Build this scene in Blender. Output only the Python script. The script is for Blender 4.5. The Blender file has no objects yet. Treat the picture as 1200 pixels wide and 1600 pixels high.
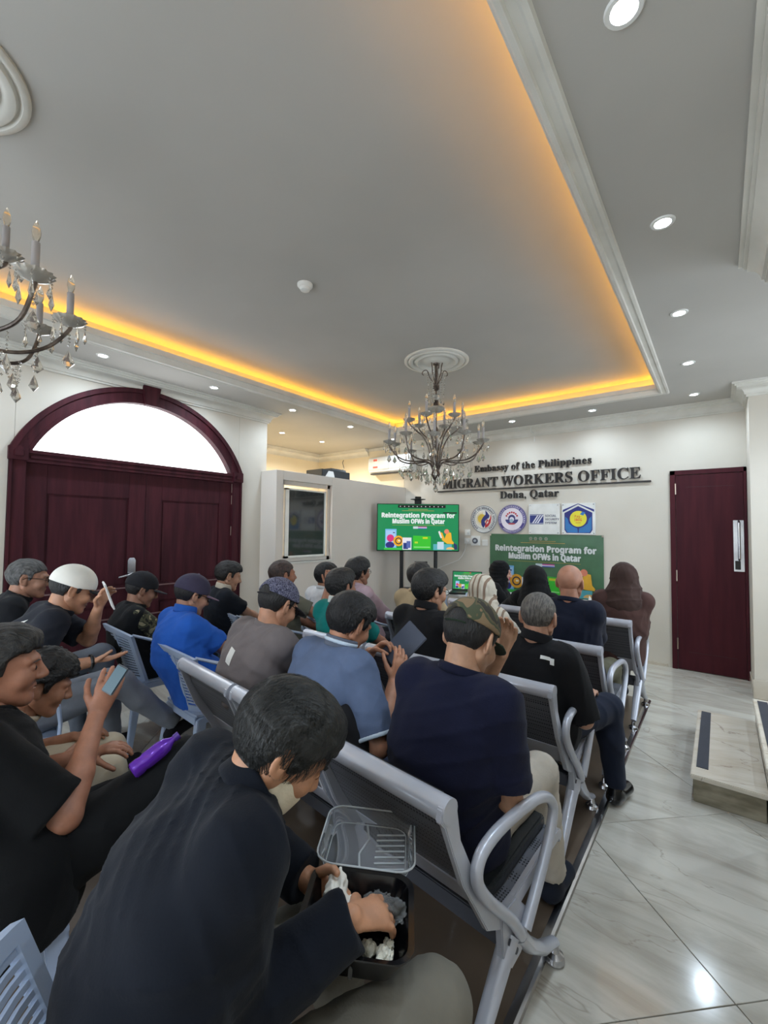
import bpy, bmesh, math, random
import numpy as np
from mathutils import Matrix, Vector

# ---------------------------------------------------------------- camera
SC = bpy.context.scene
COL = bpy.context.collection
cam = bpy.data.cameras.new('camera')
cam_ob = bpy.data.objects.new('camera', cam)
COL.objects.link(cam_ob)
YAW, PITCH, ROLL, EYE = math.radians(37.74), math.radians(2.25), math.radians(0.62), 1.5
_f = Vector((-math.sin(YAW)*math.cos(PITCH), math.cos(YAW)*math.cos(PITCH), math.sin(PITCH)))
_r0 = Vector((math.cos(YAW), math.sin(YAW), 0)); _u0 = _r0.cross(_f)
_r = _r0*math.cos(ROLL) + _u0*math.sin(ROLL); _u = _u0*math.cos(ROLL) - _r0*math.sin(ROLL)
cam_ob.matrix_world = Matrix(((_r.x, _u.x, -_f.x, 0), (_r.y, _u.y, -_f.y, 0), (_r.z, _u.z, -_f.z, EYE), (0, 0, 0, 1)))
cam.sensor_fit = 'HORIZONTAL'; cam.sensor_width = 36.0
cam.lens = 676.4/1200*36.0
cam.clip_start = 0.02
SC.camera = cam_ob

# ---------------------------------------------------------------- world, exposure
W = bpy.data.worlds.new('daylight'); SC.world = W; W.use_nodes = True
_bg = W.node_tree.nodes['Background']; _bg.inputs[0].default_value = (0.80, 0.90, 1.0, 1); _bg.inputs[1].default_value = 2.6
SC.view_settings.view_transform = 'Standard'; SC.view_settings.look = 'None'
SC.view_settings.gamma = 1.0; SC.view_settings.use_curve_mapping = False
SC.view_settings.exposure = 1.02
SPOT_W, COVE_E = 13.0, 3.4
SC.cycles.use_denoising = True
SC.cycles.max_bounces = 8; SC.cycles.diffuse_bounces = 5; SC.cycles.transmission_bounces = 6; SC.cycles.transparent_max_bounces = 8
SC.cycles.caustics_reflective = False; SC.cycles.caustics_refractive = False
SC.cycles.sample_clamp_indirect = 5.0

# ---------------------------------------------------------------- materials
def lin(c):
    return tuple(((x/255)/12.92 if x <= 10 else (((x/255)+.055)/1.055)**2.4) for x in c)
def nd(nt, t, **kw):
    n = nt.nodes.new(t)
    for k, v in kw.items():
        if k.startswith('i_'): n.inputs[int(k[2:])].default_value = v
        else: setattr(n, k, v)
    return n
def principled(name):
    m = bpy.data.materials.new(name); m.use_nodes = True
    return m, m.node_tree, m.node_tree.nodes['Principled BSDF']
def mat(name, rgb, rough=.6, metal=0., rgb2=None, scale=8., bump=0., bscale=60., stretch=(1, 1, 1), spec=.5, coat=0., sheen=0.,
        detail=3., lo=.35, hi=.65, coord='Object'):
    """plain procedural material: two tones mixed by noise, fine bump"""
    m, nt, b = principled(name)
    c = lin(rgb)
    b.inputs['Roughness'].default_value = rough; b.inputs['Metallic'].default_value = metal
    b.inputs['Specular IOR Level'].default_value = spec; b.inputs['Coat Weight'].default_value = coat
    b.inputs['Sheen Weight'].default_value = sheen
    tc = nd(nt, 'ShaderNodeTexCoord'); mp = nd(nt, 'ShaderNodeMapping'); mp.inputs['Scale'].default_value = stretch
    nt.links.new(tc.outputs[coord], mp.inputs[0])
    c2 = lin(rgb2) if rgb2 else tuple(x*.88 for x in c)
    nz = nd(nt, 'ShaderNodeTexNoise'); nz.inputs['Scale'].default_value = scale; nz.inputs['Detail'].default_value = detail
    nt.links.new(mp.outputs[0], nz.inputs['Vector'])
    rp = nd(nt, 'ShaderNodeValToRGB'); rp.color_ramp.elements[0].position = lo; rp.color_ramp.elements[1].position = hi
    rp.color_ramp.elements[0].color = (*c2, 1); rp.color_ramp.elements[1].color = (*c, 1)
    nt.links.new(nz.outputs[0], rp.inputs[0]); nt.links.new(rp.outputs[0], b.inputs['Base Color'])
    if bump:
        n2 = nd(nt, 'ShaderNodeTexNoise'); n2.inputs['Scale'].default_value = bscale; n2.inputs['Detail'].default_value = 4
        nt.links.new(mp.outputs[0], n2.inputs['Vector'])
        bp = nd(nt, 'ShaderNodeBump'); bp.inputs['Strength'].default_value = bump; bp.inputs['Distance'].default_value = .01
        nt.links.new(n2.outputs[0], bp.inputs['Height']); nt.links.new(bp.outputs[0], b.inputs['Normal'])
    return m
def emis(name, rgb, strength, linear=None):
    m, nt, b = principled(name)
    c = linear or lin(rgb)
    b.inputs['Base Color'].default_value = (0, 0, 0, 1); b.inputs['Roughness'].default_value = .3
    b.inputs['Emission Color'].default_value = (*c, 1); b.inputs['Emission Strength'].default_value = strength
    return m
_cloth = {}
def cloth(rgb, rough=.9, rgb2=None):
    k = (rgb, rgb2)
    if k not in _cloth:
        _cloth[k] = mat('woven_cloth', rgb, rough, 0, rgb2, scale=14, bump=.10, bscale=200, sheen=.04, spec=.2)
    return _cloth[k]
_plain = {}
def flat(rgb, rough=.5, em=0.):
    k = (rgb, rough, em)
    if k not in _plain:
        if em:
            _plain[k] = emis('screen_colour', rgb, em)
        else:
            _plain[k] = mat('flat_paint', rgb, rough)
    return _plain[k]

M = {}
M['ceiling'] = mat('ceiling_paint', (180, 177, 171), .85, rgb2=(174, 171, 165), scale=1.2, bump=.05, bscale=40)
M['wall'] = mat('wall_paint', (208, 201, 189), .75, rgb2=(201, 194, 181), scale=1.5, bump=.05, bscale=60)
M['wall_cream'] = mat('cream_wall_paint', (228, 217, 194), .8, rgb2=(222, 210, 184), scale=1.5, bump=.05)
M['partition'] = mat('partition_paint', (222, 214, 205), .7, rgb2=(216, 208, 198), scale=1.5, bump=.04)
M['plaster'] = mat('plaster_moulding', (214, 212, 204), .65, rgb2=(205, 202, 193), scale=5)
M['mahogany'] = mat('mahogany_stain', (70, 27, 35), .6, rgb2=(52, 18, 26), spec=.2, scale=3., bump=.1, bscale=30, stretch=(6, 6, .6))
M['mahogany_flat'] = mat('red_brown_door_laminate', (72, 25, 33), .6, rgb2=(60, 19, 28), spec=.2, scale=3., bump=.06, bscale=40, stretch=(6, 6, .5))
M['chrome'] = mat('brushed_steel', (205, 205, 208), .22, 1., rgb2=(180, 180, 184), scale=6)
M['brass'] = mat('nickel_hinge', (205, 190, 175), .3, 1.)
M['grey_metal'] = mat('silver_grey_enamel', (190, 193, 203), .3, .25, rgb2=(176, 179, 190), scale=4, coat=.3)
M['dark_mesh'] = mat('dark_grey_perforated_steel', (78, 80, 88), .45, .35)
M['black_pad'] = mat('black_vinyl', (32, 34, 35), .35, bump=.1, bscale=90)
M['black'] = mat('black_plastic', (20, 20, 22), .4)
M['black_gloss'] = mat('black_glossy_plastic', (14, 14, 16), .15)
M['letter'] = mat('black_acrylic', (26, 22, 22), .35)
M['chair_plastic'] = mat('pale_blue_grey_plastic', (168, 182, 204), .38, rgb2=(158, 172, 196), scale=3, coat=.1)
M['white_plastic'] = mat('white_plastic', (226, 226, 222), .35)
M['mat_floor'] = mat('brown_vinyl', (112, 98, 85), .28, rgb2=(94, 82, 71), scale=2.5, bump=.03, coat=.2)
M['step_side'] = mat('stained_stone_riser', (150, 142, 122), .6, rgb2=(106, 98, 78), scale=6, bump=.1, stretch=(1, 1, 3))
M['tread'] = mat('anti_slip_strip', (58, 60, 68), .9, bump=.4, bscale=300)
M['eye'] = mat('dark_eye', (30, 22, 20), .15)
M['glasses'] = mat('black_spectacle_frame', (18, 18, 20), .25)
M['bulb'] = None
M['candle'] = mat('pale_candle_sleeve', (172, 168, 168), .5)
M['bronze'] = mat('antique_bronze', (124, 112, 104), .35, .6, rgb2=(78, 68, 62), scale=30)
M['steel_door_plate'] = M['chrome']

def crystal(name, rgb=(245, 240, 230), rough=.02):
    m, nt, b = principled(name)
    b.inputs['Base Color'].default_value = (*lin(rgb), 1); b.inputs['Roughness'].default_value = rough
    b.inputs['IOR'].default_value = 1.5; b.inputs['Transmission Weight'].default_value = .82
    b.inputs['Coat Weight'].default_value = .4
    return m
M['crystal'] = crystal('cut_crystal')
M['pan_glass'] = crystal('pressed_glass', (240, 234, 222), .08); M['pan_glass'].node_tree.nodes['Principled BSDF'].inputs['Transmission Weight'].default_value = .6
M['bulb'] = crystal('clear_bulb_glass', (250, 240, 224), .03)
M['clear_film'] = crystal('clear_thin_plastic', (240, 244, 246), .06)
M['clear_film'].node_tree.nodes['Principled BSDF'].inputs['IOR'].default_value = 1.08
M['clear_film'].node_tree.nodes['Principled BSDF'].inputs['Transmission Weight'].default_value = .9
M['purple_glass'] = crystal('purple_foil', (110, 50, 190), .1)
_b = M['purple_glass'].node_tree.nodes['Principled BSDF']; _b.inputs['Transmission Weight'].default_value = .25; _b.inputs['Metallic'].default_value = .3
M['dark_glass'] = mat('dark_office_glass', (46, 50, 50), .08, spec=.8, coat=.5)

def marble(name, base=(198, 194, 184), vein=(170, 164, 152), dark=(140, 130, 116), rough=.14, ang=-45, perobj=True):
    m, nt, b = principled(name)
    b.inputs['Roughness'].default_value = rough; b.inputs['Coat Weight'].default_value = .25; b.inputs['Coat Roughness'].default_value = .08
    tc = nd(nt, 'ShaderNodeTexCoord'); src = tc.outputs['Object']
    if perobj:
        oi = nd(nt, 'ShaderNodeObjectInfo'); vm = nd(nt, 'ShaderNodeVectorMath', operation='SCALE'); vm.inputs['Scale'].default_value = 9.
        cx = nd(nt, 'ShaderNodeCombineXYZ')
        for i in range(3): nt.links.new(oi.outputs['Random'], cx.inputs[i])
        nt.links.new(cx.outputs[0], vm.inputs[0])
        ad = nd(nt, 'ShaderNodeVectorMath', operation='ADD'); nt.links.new(tc.outputs['Object'], ad.inputs[0]); nt.links.new(vm.outputs[0], ad.inputs[1])
        src = ad.outputs[0]
    mp = nd(nt, 'ShaderNodeMapping'); mp.inputs['Rotation'].default_value = (0, 0, math.radians(ang)); mp.inputs['Scale'].default_value = (1, 5., 1)
    mp.vector_type = 'TEXTURE'; mp.inputs['Scale'].default_value = (1, .22, 1)
    nt.links.new(src, mp.inputs[0])
    nz = nd(nt, 'ShaderNodeTexNoise'); nz.inputs['Scale'].default_value = 1.6; nz.inputs['Detail'].default_value = 8; nz.inputs['Roughness'].default_value = .62
    nz.inputs['Distortion'].default_value = .6
    nt.links.new(mp.outputs[0], nz.inputs['Vector'])
    rp = nd(nt, 'ShaderNodeValToRGB'); e = rp.color_ramp.elements
    e[0].position = .33; e[0].color = (*lin(vein), 1); e[1].position = .6; e[1].color = (*lin(base), 1)
    nt.links.new(nz.outputs[0], rp.inputs[0])
    # thin dark veins: zero crossings of a second, isotropic noise
    n2 = nd(nt, 'ShaderNodeTexNoise'); n2.inputs['Scale'].default_value = 1.1; n2.inputs['Detail'].default_value = 5; n2.inputs['Distortion'].default_value = 1.1
    mp2 = nd(nt, 'ShaderNodeMapping', vector_type='TEXTURE'); mp2.inputs['Rotation'].default_value = (0, 0, math.radians(ang)); mp2.inputs['Scale'].default_value = (1, .5, 1)
    nt.links.new(src, mp2.inputs[0]); nt.links.new(mp2.outputs[0], n2.inputs['Vector'])
    sb = nd(nt, 'ShaderNodeMath', operation='SUBTRACT'); sb.inputs[1].default_value = .5; nt.links.new(n2.outputs[0], sb.inputs[0])
    ab = nd(nt, 'ShaderNodeMath', operation='ABSOLUTE'); nt.links.new(sb.outputs[0], ab.inputs[0])
    r2 = nd(nt, 'ShaderNodeValToRGB'); r2.color_ramp.elements[0].position = 0.; r2.color_ramp.elements[0].color = (.55, .55, .55, 1)
    r2.color_ramp.elements[1].position = .006; r2.color_ramp.elements[1].color = (0, 0, 0, 1)
    nt.links.new(ab.outputs[0], r2.inputs[0])
    mx = nd(nt, 'ShaderNodeMix', data_type='RGBA'); mx.inputs['B'].default_value = (*lin(dark), 1)
    nt.links.new(r2.outputs[0], mx.inputs['Factor']); nt.links.new(rp.outputs[0], mx.inputs['A'])
    nt.links.new(mx.outputs['Result'], b.inputs['Base Color'])
    return m
M['marble'] = marble('polished_marble')
M['marble_step'] = marble('cream_marble', (206, 198, 184), (190, 178, 160), (120, 96, 84), .2, 20)

def camo(name, cols, scale=18):
    m, nt, b = principled(name); b.inputs['Roughness'].default_value = .9
    tc = nd(nt, 'ShaderNodeTexCoord'); nz = nd(nt, 'ShaderNodeTexNoise'); nz.inputs['Scale'].default_value = scale; nz.inputs['Detail'].default_value = 1.5; nz.inputs['Distortion'].default_value = .5
    nt.links.new(tc.outputs['Object'], nz.inputs['Vector'])
    rp = nd(nt, 'ShaderNodeValToRGB'); rp.color_ramp.interpolation = 'CONSTANT'
    pos = [0, .42, .5, .58]
    while len(rp.color_ramp.elements) < len(cols): rp.color_ramp.elements.new(.5)
    for e, p_, c in zip(rp.color_ramp.elements, pos, cols): e.position = p_; e.color = (*lin(c), 1)
    nt.links.new(nz.outputs[0], rp.inputs[0]); nt.links.new(rp.outputs[0], b.inputs['Base Color'])
    return m
M['camo_cap'] = camo('woodland_camouflage', [(44, 40, 32), (84, 76, 52), (60, 66, 46), (118, 98, 72)], 16)
M['camo_sleeve'] = camo('faded_camouflage', [(30, 30, 26), (84, 84, 62), (52, 54, 40), (150, 142, 112)], 22)
M['paisley'] = camo('paisley_print', [(46, 46, 66), (112, 112, 132), (50, 50, 72), (96, 96, 118)], 70)

def stripes(name, a, b_, scale, axis=0, width=.5):
    m, nt, b = principled(name); b.inputs['Roughness'].default_value = .85
    tc = nd(nt, 'ShaderNodeTexCoord'); sp = nd(nt, 'ShaderNodeSeparateXYZ'); nt.links.new(tc.outputs['Object'], sp.inputs[0])
    mu = nd(nt, 'ShaderNodeMath', operation='MULTIPLY'); mu.inputs[1].default_value = scale; nt.links.new(sp.outputs[axis], mu.inputs[0])
    fr = nd(nt, 'ShaderNodeMath', operation='FRACT'); nt.links.new(mu.outputs[0], fr.inputs[0])
    rp = nd(nt, 'ShaderNodeValToRGB'); rp.color_ramp.interpolation = 'CONSTANT'
    rp.color_ramp.elements[0].color = (*lin(a), 1); rp.color_ramp.elements[1].position = width; rp.color_ramp.elements[1].color = (*lin(b_), 1)
    nt.links.new(fr.outputs[0], rp.inputs[0]); nt.links.new(rp.outputs[0], b.inputs['Base Color'])
    return m
M['striped_scarf'] = stripes('brown_striped_cream_cloth', (206, 198, 182), (140, 118, 100), 26, 0, .66)

def perf(name):
    """dark steel with a regular grid of tiny holes (fine relief)"""
    m, nt, b = principled(name)
    b.inputs['Roughness'].default_value = .42; b.inputs['Metallic'].default_value = .4
    tc = nd(nt, 'ShaderNodeTexCoord'); vo = nd(nt, 'ShaderNodeTexVoronoi'); vo.inputs['Scale'].default_value = 95.; vo.inputs['Randomness'].default_value = 0.
    nt.links.new(tc.outputs['Object'], vo.inputs['Vector'])
    rp = nd(nt, 'ShaderNodeValToRGB'); rp.color_ramp.elements[0].position = .28; rp.color_ramp.elements[0].color = (*lin((26, 27, 30)), 1)
    rp.color_ramp.elements[1].position = .36; rp.color_ramp.elements[1].color = (*lin((104, 106, 114)), 1)
    nt.links.new(vo.outputs['Distance'], rp.inputs[0]); nt.links.new(rp.outputs[0], b.inputs['Base Color'])
    return m
M['perf'] = perf('perforated_grey_steel')

def skin(rgb):
    k = ('skin', rgb)
    if k not in _cloth:
        m = mat('skin', rgb, .5, 0, tuple(int(x*.9) for x in rgb), scale=25, bump=.08, bscale=220, spec=.4)
        b = m.node_tree.nodes['Principled BSDF']; b.inputs['Subsurface Weight'].default_value = .08; b.inputs['Subsurface Radius'].default_value = (.02, .008, .004)
        _cloth[k] = m
    return _cloth[k]
def hairm(rgb):
    k = ('hair', rgb)
    if k not in _cloth:
        _cloth[k] = mat('hair', rgb, .5, 0, tuple(int(x*.5) for x in rgb), scale=30, bump=.7, bscale=60, stretch=(5, 1, 1.2), spec=.45)
    return _cloth[k]

# ---------------------------------------------------------------- object helpers
def link(o): COL.objects.link(o); return o
def tag(o, label=None, cat=None, group=None, kind=None):
    if label: o['label'] = label
    if cat: o['category'] = cat
    if group: o['group'] = group
    if kind: o['kind'] = kind
    return o
def thing(name, label, cat, loc=(0, 0, 0), rz=0., group=None, rot=None):
    o = bpy.data.objects.new(name, None); link(o); o.empty_display_size = .05
    o.location = loc; o.rotation_euler = rot if rot else (0, 0, rz)
    return tag(o, label, cat, group)
def npmesh(name, V, Q, m, parent=None, smooth=True):
    me = bpy.data.meshes.new(name)
    V = np.asarray(V, np.float32); Q = np.asarray(Q, np.int32)
    me.vertices.add(len(V)); me.vertices.foreach_set('co', V.ravel())
    n = Q.shape[1]
    me.loops.add(Q.size); me.loops.foreach_set('vertex_index', Q.ravel())
    me.polygons.add(len(Q)); me.polygons.foreach_set('loop_start', np.arange(0, Q.size, n, dtype=np.int32))
    try: me.polygons.foreach_set('loop_total', np.full(len(Q), n, np.int32))
    except Exception: pass
    me.polygons.foreach_set('use_smooth', np.full(len(Q), smooth))
    me.update(calc_edges=True)
    o = bpy.data.objects.new(name, me); link(o); me.materials.append(m)
    if parent: o.parent = parent
    return o
def curve(P, n=6):
    """smooth path through the points"""
    P = [Vector(p) for p in P]; out = []
    for i in range(len(P)-1):
        a, b, c, d = P[max(i-1, 0)], P[i], P[i+1], P[min(i+2, len(P)-1)]
        for k in range(n):
            t = k/n; out.append(.5*((2*b)+(c-a)*t+(2*a-5*b+4*c-d)*t*t+(3*b-a-3*c+d)*t**3))
    return out+[P[-1]]
class MB:
    """mesh builder: collects simple solids, then builds ONE object"""
    def __init__(s): s.v = []; s.f = []; s.m = []
    def add(s, V, F, mi=0):
        n = len(s.v); s.v += [tuple(p) for p in V]; s.f += [tuple(i+n for i in f) for f in F]; s.m += [mi]*len(F); return s
    def box(s, lo, hi, mi=0, T=None):
        x0, y0, z0 = lo; x1, y1, z1 = hi
        V = [(x0, y0, z0), (x1, y0, z0), (x1, y1, z0), (x0, y1, z0), (x0, y0, z1), (x1, y0, z1), (x1, y1, z1), (x0, y1, z1)]
        if T is not None: V = [tuple(T @ Vector(p)) for p in V]
        return s.add(V, [(0, 3, 2, 1), (4, 5, 6, 7), (0, 1, 5, 4), (1, 2, 6, 5), (2, 3, 7, 6), (3, 0, 4, 7)], mi)
    def tube(s, pts, r, n=10, mi=0, caps=True, flat=1.):
        pts = [Vector(p) for p in pts]; N = len(pts)
        rs = r if isinstance(r, (list, tuple)) else [r]*N
        t0 = (pts[1]-pts[0]).normalized(); a = Vector((0, 0, 1)) if abs(t0.z) < .9 else Vector((1, 0, 0))
        nrm = t0.cross(a).normalized(); V = []
        for i, p in enumerate(pts):
            t = ((pts[min(i+1, N-1)]-pts[i]).normalized() + (pts[i]-pts[max(i-1, 0)]).normalized())
            t = t.normalized() if t.length > 1e-6 else t0
            nrm = (nrm - t*nrm.dot(t)).normalized(); bn = t.cross(nrm)
            for k in range(n):
                an = 2*math.pi*k/n
                V.append(p + nrm*(math.cos(an)*rs[i]) + bn*(math.sin(an)*rs[i]*flat))
        F = [(i*n+k, i*n+(k+1) % n, (i+1)*n+(k+1) % n, (i+1)*n+k) for i in range(N-1) for k in range(n)]
        if caps: F += [tuple(range(n))[::-1], tuple((N-1)*n+k for k in range(n))]
        return s.add(V, F, mi)
    def lathe(s, prof, n=24, c=(0, 0, 0), mi=0, T=None, ripple=0., rn=12):
        V = []
        for (r, z) in prof:
            for k in range(n):
                a = 2*math.pi*k/n; rr = r*(1+ripple*math.cos(rn*a))
                p = Vector((c[0]+rr*math.cos(a), c[1]+rr*math.sin(a), c[2]+z)); V.append(T @ p if T is not None else p)
        F = [(i*n+k, i*n+(k+1) % n, (i+1)*n+(k+1) % n, (i+1)*n+k) for i in range(len(prof)-1) for k in range(n)]
        return s.add(V, F, mi)
    def prism(s, poly, d0, d1, ax='y', mi=0, T=None):
        """extrude a 2-D outline. ax: the axis extruded along"""
        def P(u, v, d): return {'y': (u, d, v), 'x': (d, u, v), 'z': (u, v, d)}[ax]
        n = len(poly); V = [P(u, v, d0) for u, v in poly] + [P(u, v, d1) for u, v in poly]
        if T is not None: V = [tuple(T @ Vector(p)) for p in V]
        F = [tuple(range(n)), tuple(range(2*n-1, n-1, -1))] + [(i, (i+1) % n+0, (i+1) % n+n, i+n)[::-1] for i in range(n)]
        return s.add(V, F, mi)
    def sweep(s, prof, path, closed=True, mi=0):
        """path: list of (x,y,nx,ny) stations; prof: (offset along n, z)"""
        V = [(x+nx*o, y+ny*o, z) for (x, y, nx, ny) in path for (o, z) in prof]; k = len(prof); n = len(path)
        F = [(i*k+j, i*k+j+1, ((i+1) % n)*k+j+1, ((i+1) % n)*k+j) for i in range(n if closed else n-1) for j in range(k-1)]
        return s.add(V, F, mi)
    def build(s, name, mats, parent=None, smooth=False, bevel=0., fixn=True, seg=2):
        me = bpy.data.meshes.new(name); me.from_pydata([tuple(v) for v in s.v], [], s.f)
        mats = mats if isinstance(mats, (list, tuple)) else [mats]
        for m in mats: me.materials.append(m)
        if len(mats) > 1: me.polygons.foreach_set('material_index', s.m)
        if fixn or bevel:
            bm = bmesh.new(); bm.from_mesh(me)
            if bevel:
                ed = [e for e in bm.edges if len(e.link_faces) == 2 and e.calc_face_angle(0) > .6]
                bmesh.ops.bevel(bm, geom=ed, offset=bevel, segments=seg, affect='EDGES', clamp_overlap=True)
            if fixn: bmesh.ops.recalc_face_normals(bm, faces=bm.faces)
            bm.to_mesh(me); bm.free()
        if smooth:
            me.polygons.foreach_set('use_smooth', [True]*len(me.polygons)); me.set_sharp_from_angle(angle=math.radians(40))
        o = bpy.data.objects.new(name, me); link(o)
        if parent: o.parent = parent
        return o
def st(o): o['kind'] = 'structure'; return o
def dup(o, name=None, parent=None, loc=None, rot=None):
    c = o.copy(); link(c)
    if parent is not None: c.parent = parent
    if loc is not None: c.location = loc
    if rot is not None: c.rotation_euler = rot
    return c
def dup_tree(root, loc=None, rz=None):
    m = {root: dup(root)}
    st_ = [root]
    while st_:
        p = st_.pop()
        for ch in p.children:
            if ch in m: continue
            c = ch.copy(); link(c); c.parent = m[p]; m[ch] = c; st_.append(ch)
    r = m[root]
    if loc is not None: r.location = loc
    if rz is not None: r.rotation_euler = (0, 0, rz)
    return r

# ---------------------------------------------------------------- glyphs (built-in fallback faces of the text object)
_UPS = {'serif': (0x1D400, 0x1D41A, 0x1D7CE), 'sans': (0x1D5D4, 0x1D5EE, 0x1D7EC)}
def _mc(c, f):
    if f not in _UPS: return c
    u, l, d = _UPS[f]
    if 'A' <= c <= 'Z': return chr(u+ord(c)-65)
    if 'a' <= c <= 'z': return chr(l+ord(c)-97)
    if '0' <= c <= '9': return chr(d+ord(c)-48)
    return c
_GL = {}
def load_glyphs(sets):
    obs = []
    for f, chars in sets:
        for c in sorted(set(chars)):
            for rep in (1, 2):
                cu = bpy.data.curves.new('g', 'FONT'); cu.body = _mc(c, f)*rep; cu.resolution_u = 3
                o = bpy.data.objects.new('g', cu); link(o); obs.append((f, c, rep, o))
    dg = bpy.context.evaluated_depsgraph_get(); tmp = {}
    for f, c, rep, o in obs:
        e = o.evaluated_get(dg); me = e.to_mesh()
        V = [tuple(v.co) for v in me.vertices]; F = [tuple(p.vertices) for p in me.polygons]
        tmp[(f, c, rep)] = (V, F); e.to_mesh_clear()
    for f, c, rep, o in obs:
        cu = o.data; bpy.data.objects.remove(o); bpy.data.curves.remove(cu)
    for (f, c, rep) in list(tmp):
        if rep == 1:
            V, F = tmp[(f, c, 1)]; V2, _ = tmp[(f, c, 2)]
            adv = (max(v[0] for v in V2)-max(v[0] for v in V)) if V else .28
            _GL[(f, c)] = (V, F, adv)
def text_layout(s, f, h=1., width=None):
    x = 0; out = []
    for c in s:
        if c == ' ': x += .27; continue
        V, F, a = _GL[(f, c)]; out.append((c, V, F, x)); x += a
    k = 1. if width is None else width/x
    return out, x, k
def glyph_solid(V, F, d):
    """extrude a flat glyph to depth d (front at y=-d)"""
    n = len(V); VV = [(x, 0, y) for x, y, z in V] + [(x, -d, y) for x, y, z in V]
    cnt = {}
    for f in F:
        for i in range(len(f)):
            a, b = f[i], f[(i+1) % len(f)]; cnt[(a, b)] = 1
    FF = [tuple(f) for f in F] + [tuple(i+n for i in f[::-1]) for f in F]
    for (a, b) in cnt:
        if (b, a) not in cnt: FF.append((b, a, a+n, b+n))
    return VV, FF
# ================================================================ THE ROOM
ZC, ZU = 2.90, 3.08            # lower ceiling, upper (tray) ceiling
YB, XL, XR, YR = 5.82, -4.35, 0.235, -2.3
TX0, TX1, TY0, TY1 = -3.71, -0.43, -1.45, 5.07   # tray opening
XO = -6.1                       # office recess, far left wall

load_glyphs([('serif', 'Embassy of the Philippines MIGRANT WORKERS OFFICE Doha, Qatar'.replace(' ', '')),
             ('sans', 'ReintegrationProgramforMuslimOFWsinQatarDEPARTMENTOFMIGRANTWORKERSOVERSEASWORKERSWELFAREADMINISTRATIONSOCIALSECURITYSYSTEMPag-IBIGFUND')])

# floor: slab + diagonal marble tiles
fl = st(MB().box((-6.2, -2.4, -.12), (2.6, 6.0, -.012)).build('floor', mat('grout', (150, 142, 128), .8)))
def in_floor(x, y):
    if x < XL-.1: return 3.2 < y < 5.9 and x > -6.1
    if x > .24: return 2.3 < y < 5.9 and x < 2.4
    return -2.3 < y < 5.9
_t = .842; _s2 = math.sqrt(2); tile_me = None; ntile = 0
for i in range(-7, 9):
    for j in range(-4, 10):
        u = 1.31+(i+.5)*_t; v = 2.125+(j+.5)*_t       # u=(x+y)/sqrt2, v=(y-x)/sqrt2
        x = (u-v)/_s2; y = (u+v)/_s2
        if not (-5.9 < x < 1.9 and -2.2 < y < 6.3): continue
        if not any(in_floor(x+dx, y+dy) for dx in (-.55, 0, .55) for dy in (-.55, 0, .55)): continue
        if tile_me is None:
            g = _t/2-.0016
            to = MB().box((-g, -g, -.02), (g, g, 0)).build('floor_tile', M['marble'], fl, bevel=.0012, seg=1); tile_me = to
            c = to
        else:
            c = tile_me.copy(); link(c)
        c.location = (x, y, 0); c.rotation_euler = (0, 0, math.radians(45)); ntile += 1

# ceiling: lower ring around the tray, upper ceiling, cove walls
cb = MB()
for lo, hi in (((-6.2, -2.4), (TX0, 5.9)), ((TX1, -2.4), (2.6, 5.9)), ((TX0, -2.4), (TX1, TY0)), ((TX0, TY1), (TX1, 5.9))):
    cb.box((lo[0], lo[1], ZC), (hi[0], hi[1], ZC+.05))
g = .12
cb.box((TX0-g-.05, TY0-g-.05, ZU), (TX1+g+.05, TY1+g+.05, ZU+.1))
cb.box((TX0-g-.05, TY0-g, ZC+.05), (TX0-g, TY1+g, ZU)); cb.box((TX1+g, TY0-g, ZC+.05), (TX1+g+.05, TY1+g, ZU))
cb.box((TX0-g-.05, TY0-g-.05, ZC+.05), (TX1+g+.05, TY0-g, ZU)); cb.box((TX0-g-.05, TY1+g, ZC+.05), (TX1+g+.05, TY1+g+.05, ZU))
ceil = st(cb.build('ceiling', M['ceiling']))
# moulding round the tray opening
path = [(TX0, TY0, -1, -1), (TX1, TY0, 1, -1), (TX1, TY1, 1, 1), (TX0, TY1, -1, 1)]
prof = [(.03, ZC+.05), (.03, ZC+.075), (.0, ZC+.075), (.0, ZC+.03), (.012, ZC+.025), (.012, ZC+.012), (.022, ZC), (.028, ZC-.02), (.045, ZC-.026), (.05, ZC-.014), (.075, ZC-.012), (.085, ZC-.02), (.10, ZC-.016), (.105, ZC)]
st(MB().sweep([(o-.045, z) for o, z in prof], path).build('trim_1', M['plaster'], smooth=True))
# LED strip lying behind the lip
led = MB()
pl = [(TX0, TY0, -1, -1), (TX1, TY0, 1, -1), (TX1, TY1, 1, 1), (TX0, TY1, -1, 1)]
led.sweep([(.07, ZC+.052), (.07, ZC+.060), (.085, ZC+.060), (.085, ZC+.052)], pl)
o = led.build('light_strip', emis('amber_led_tape', (255, 176, 40), COVE_E*6, linear=(1.0, .47, .045)))
tag(o, 'glowing amber light strip hidden in the cove around the raised ceiling', 'light strip')

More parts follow.
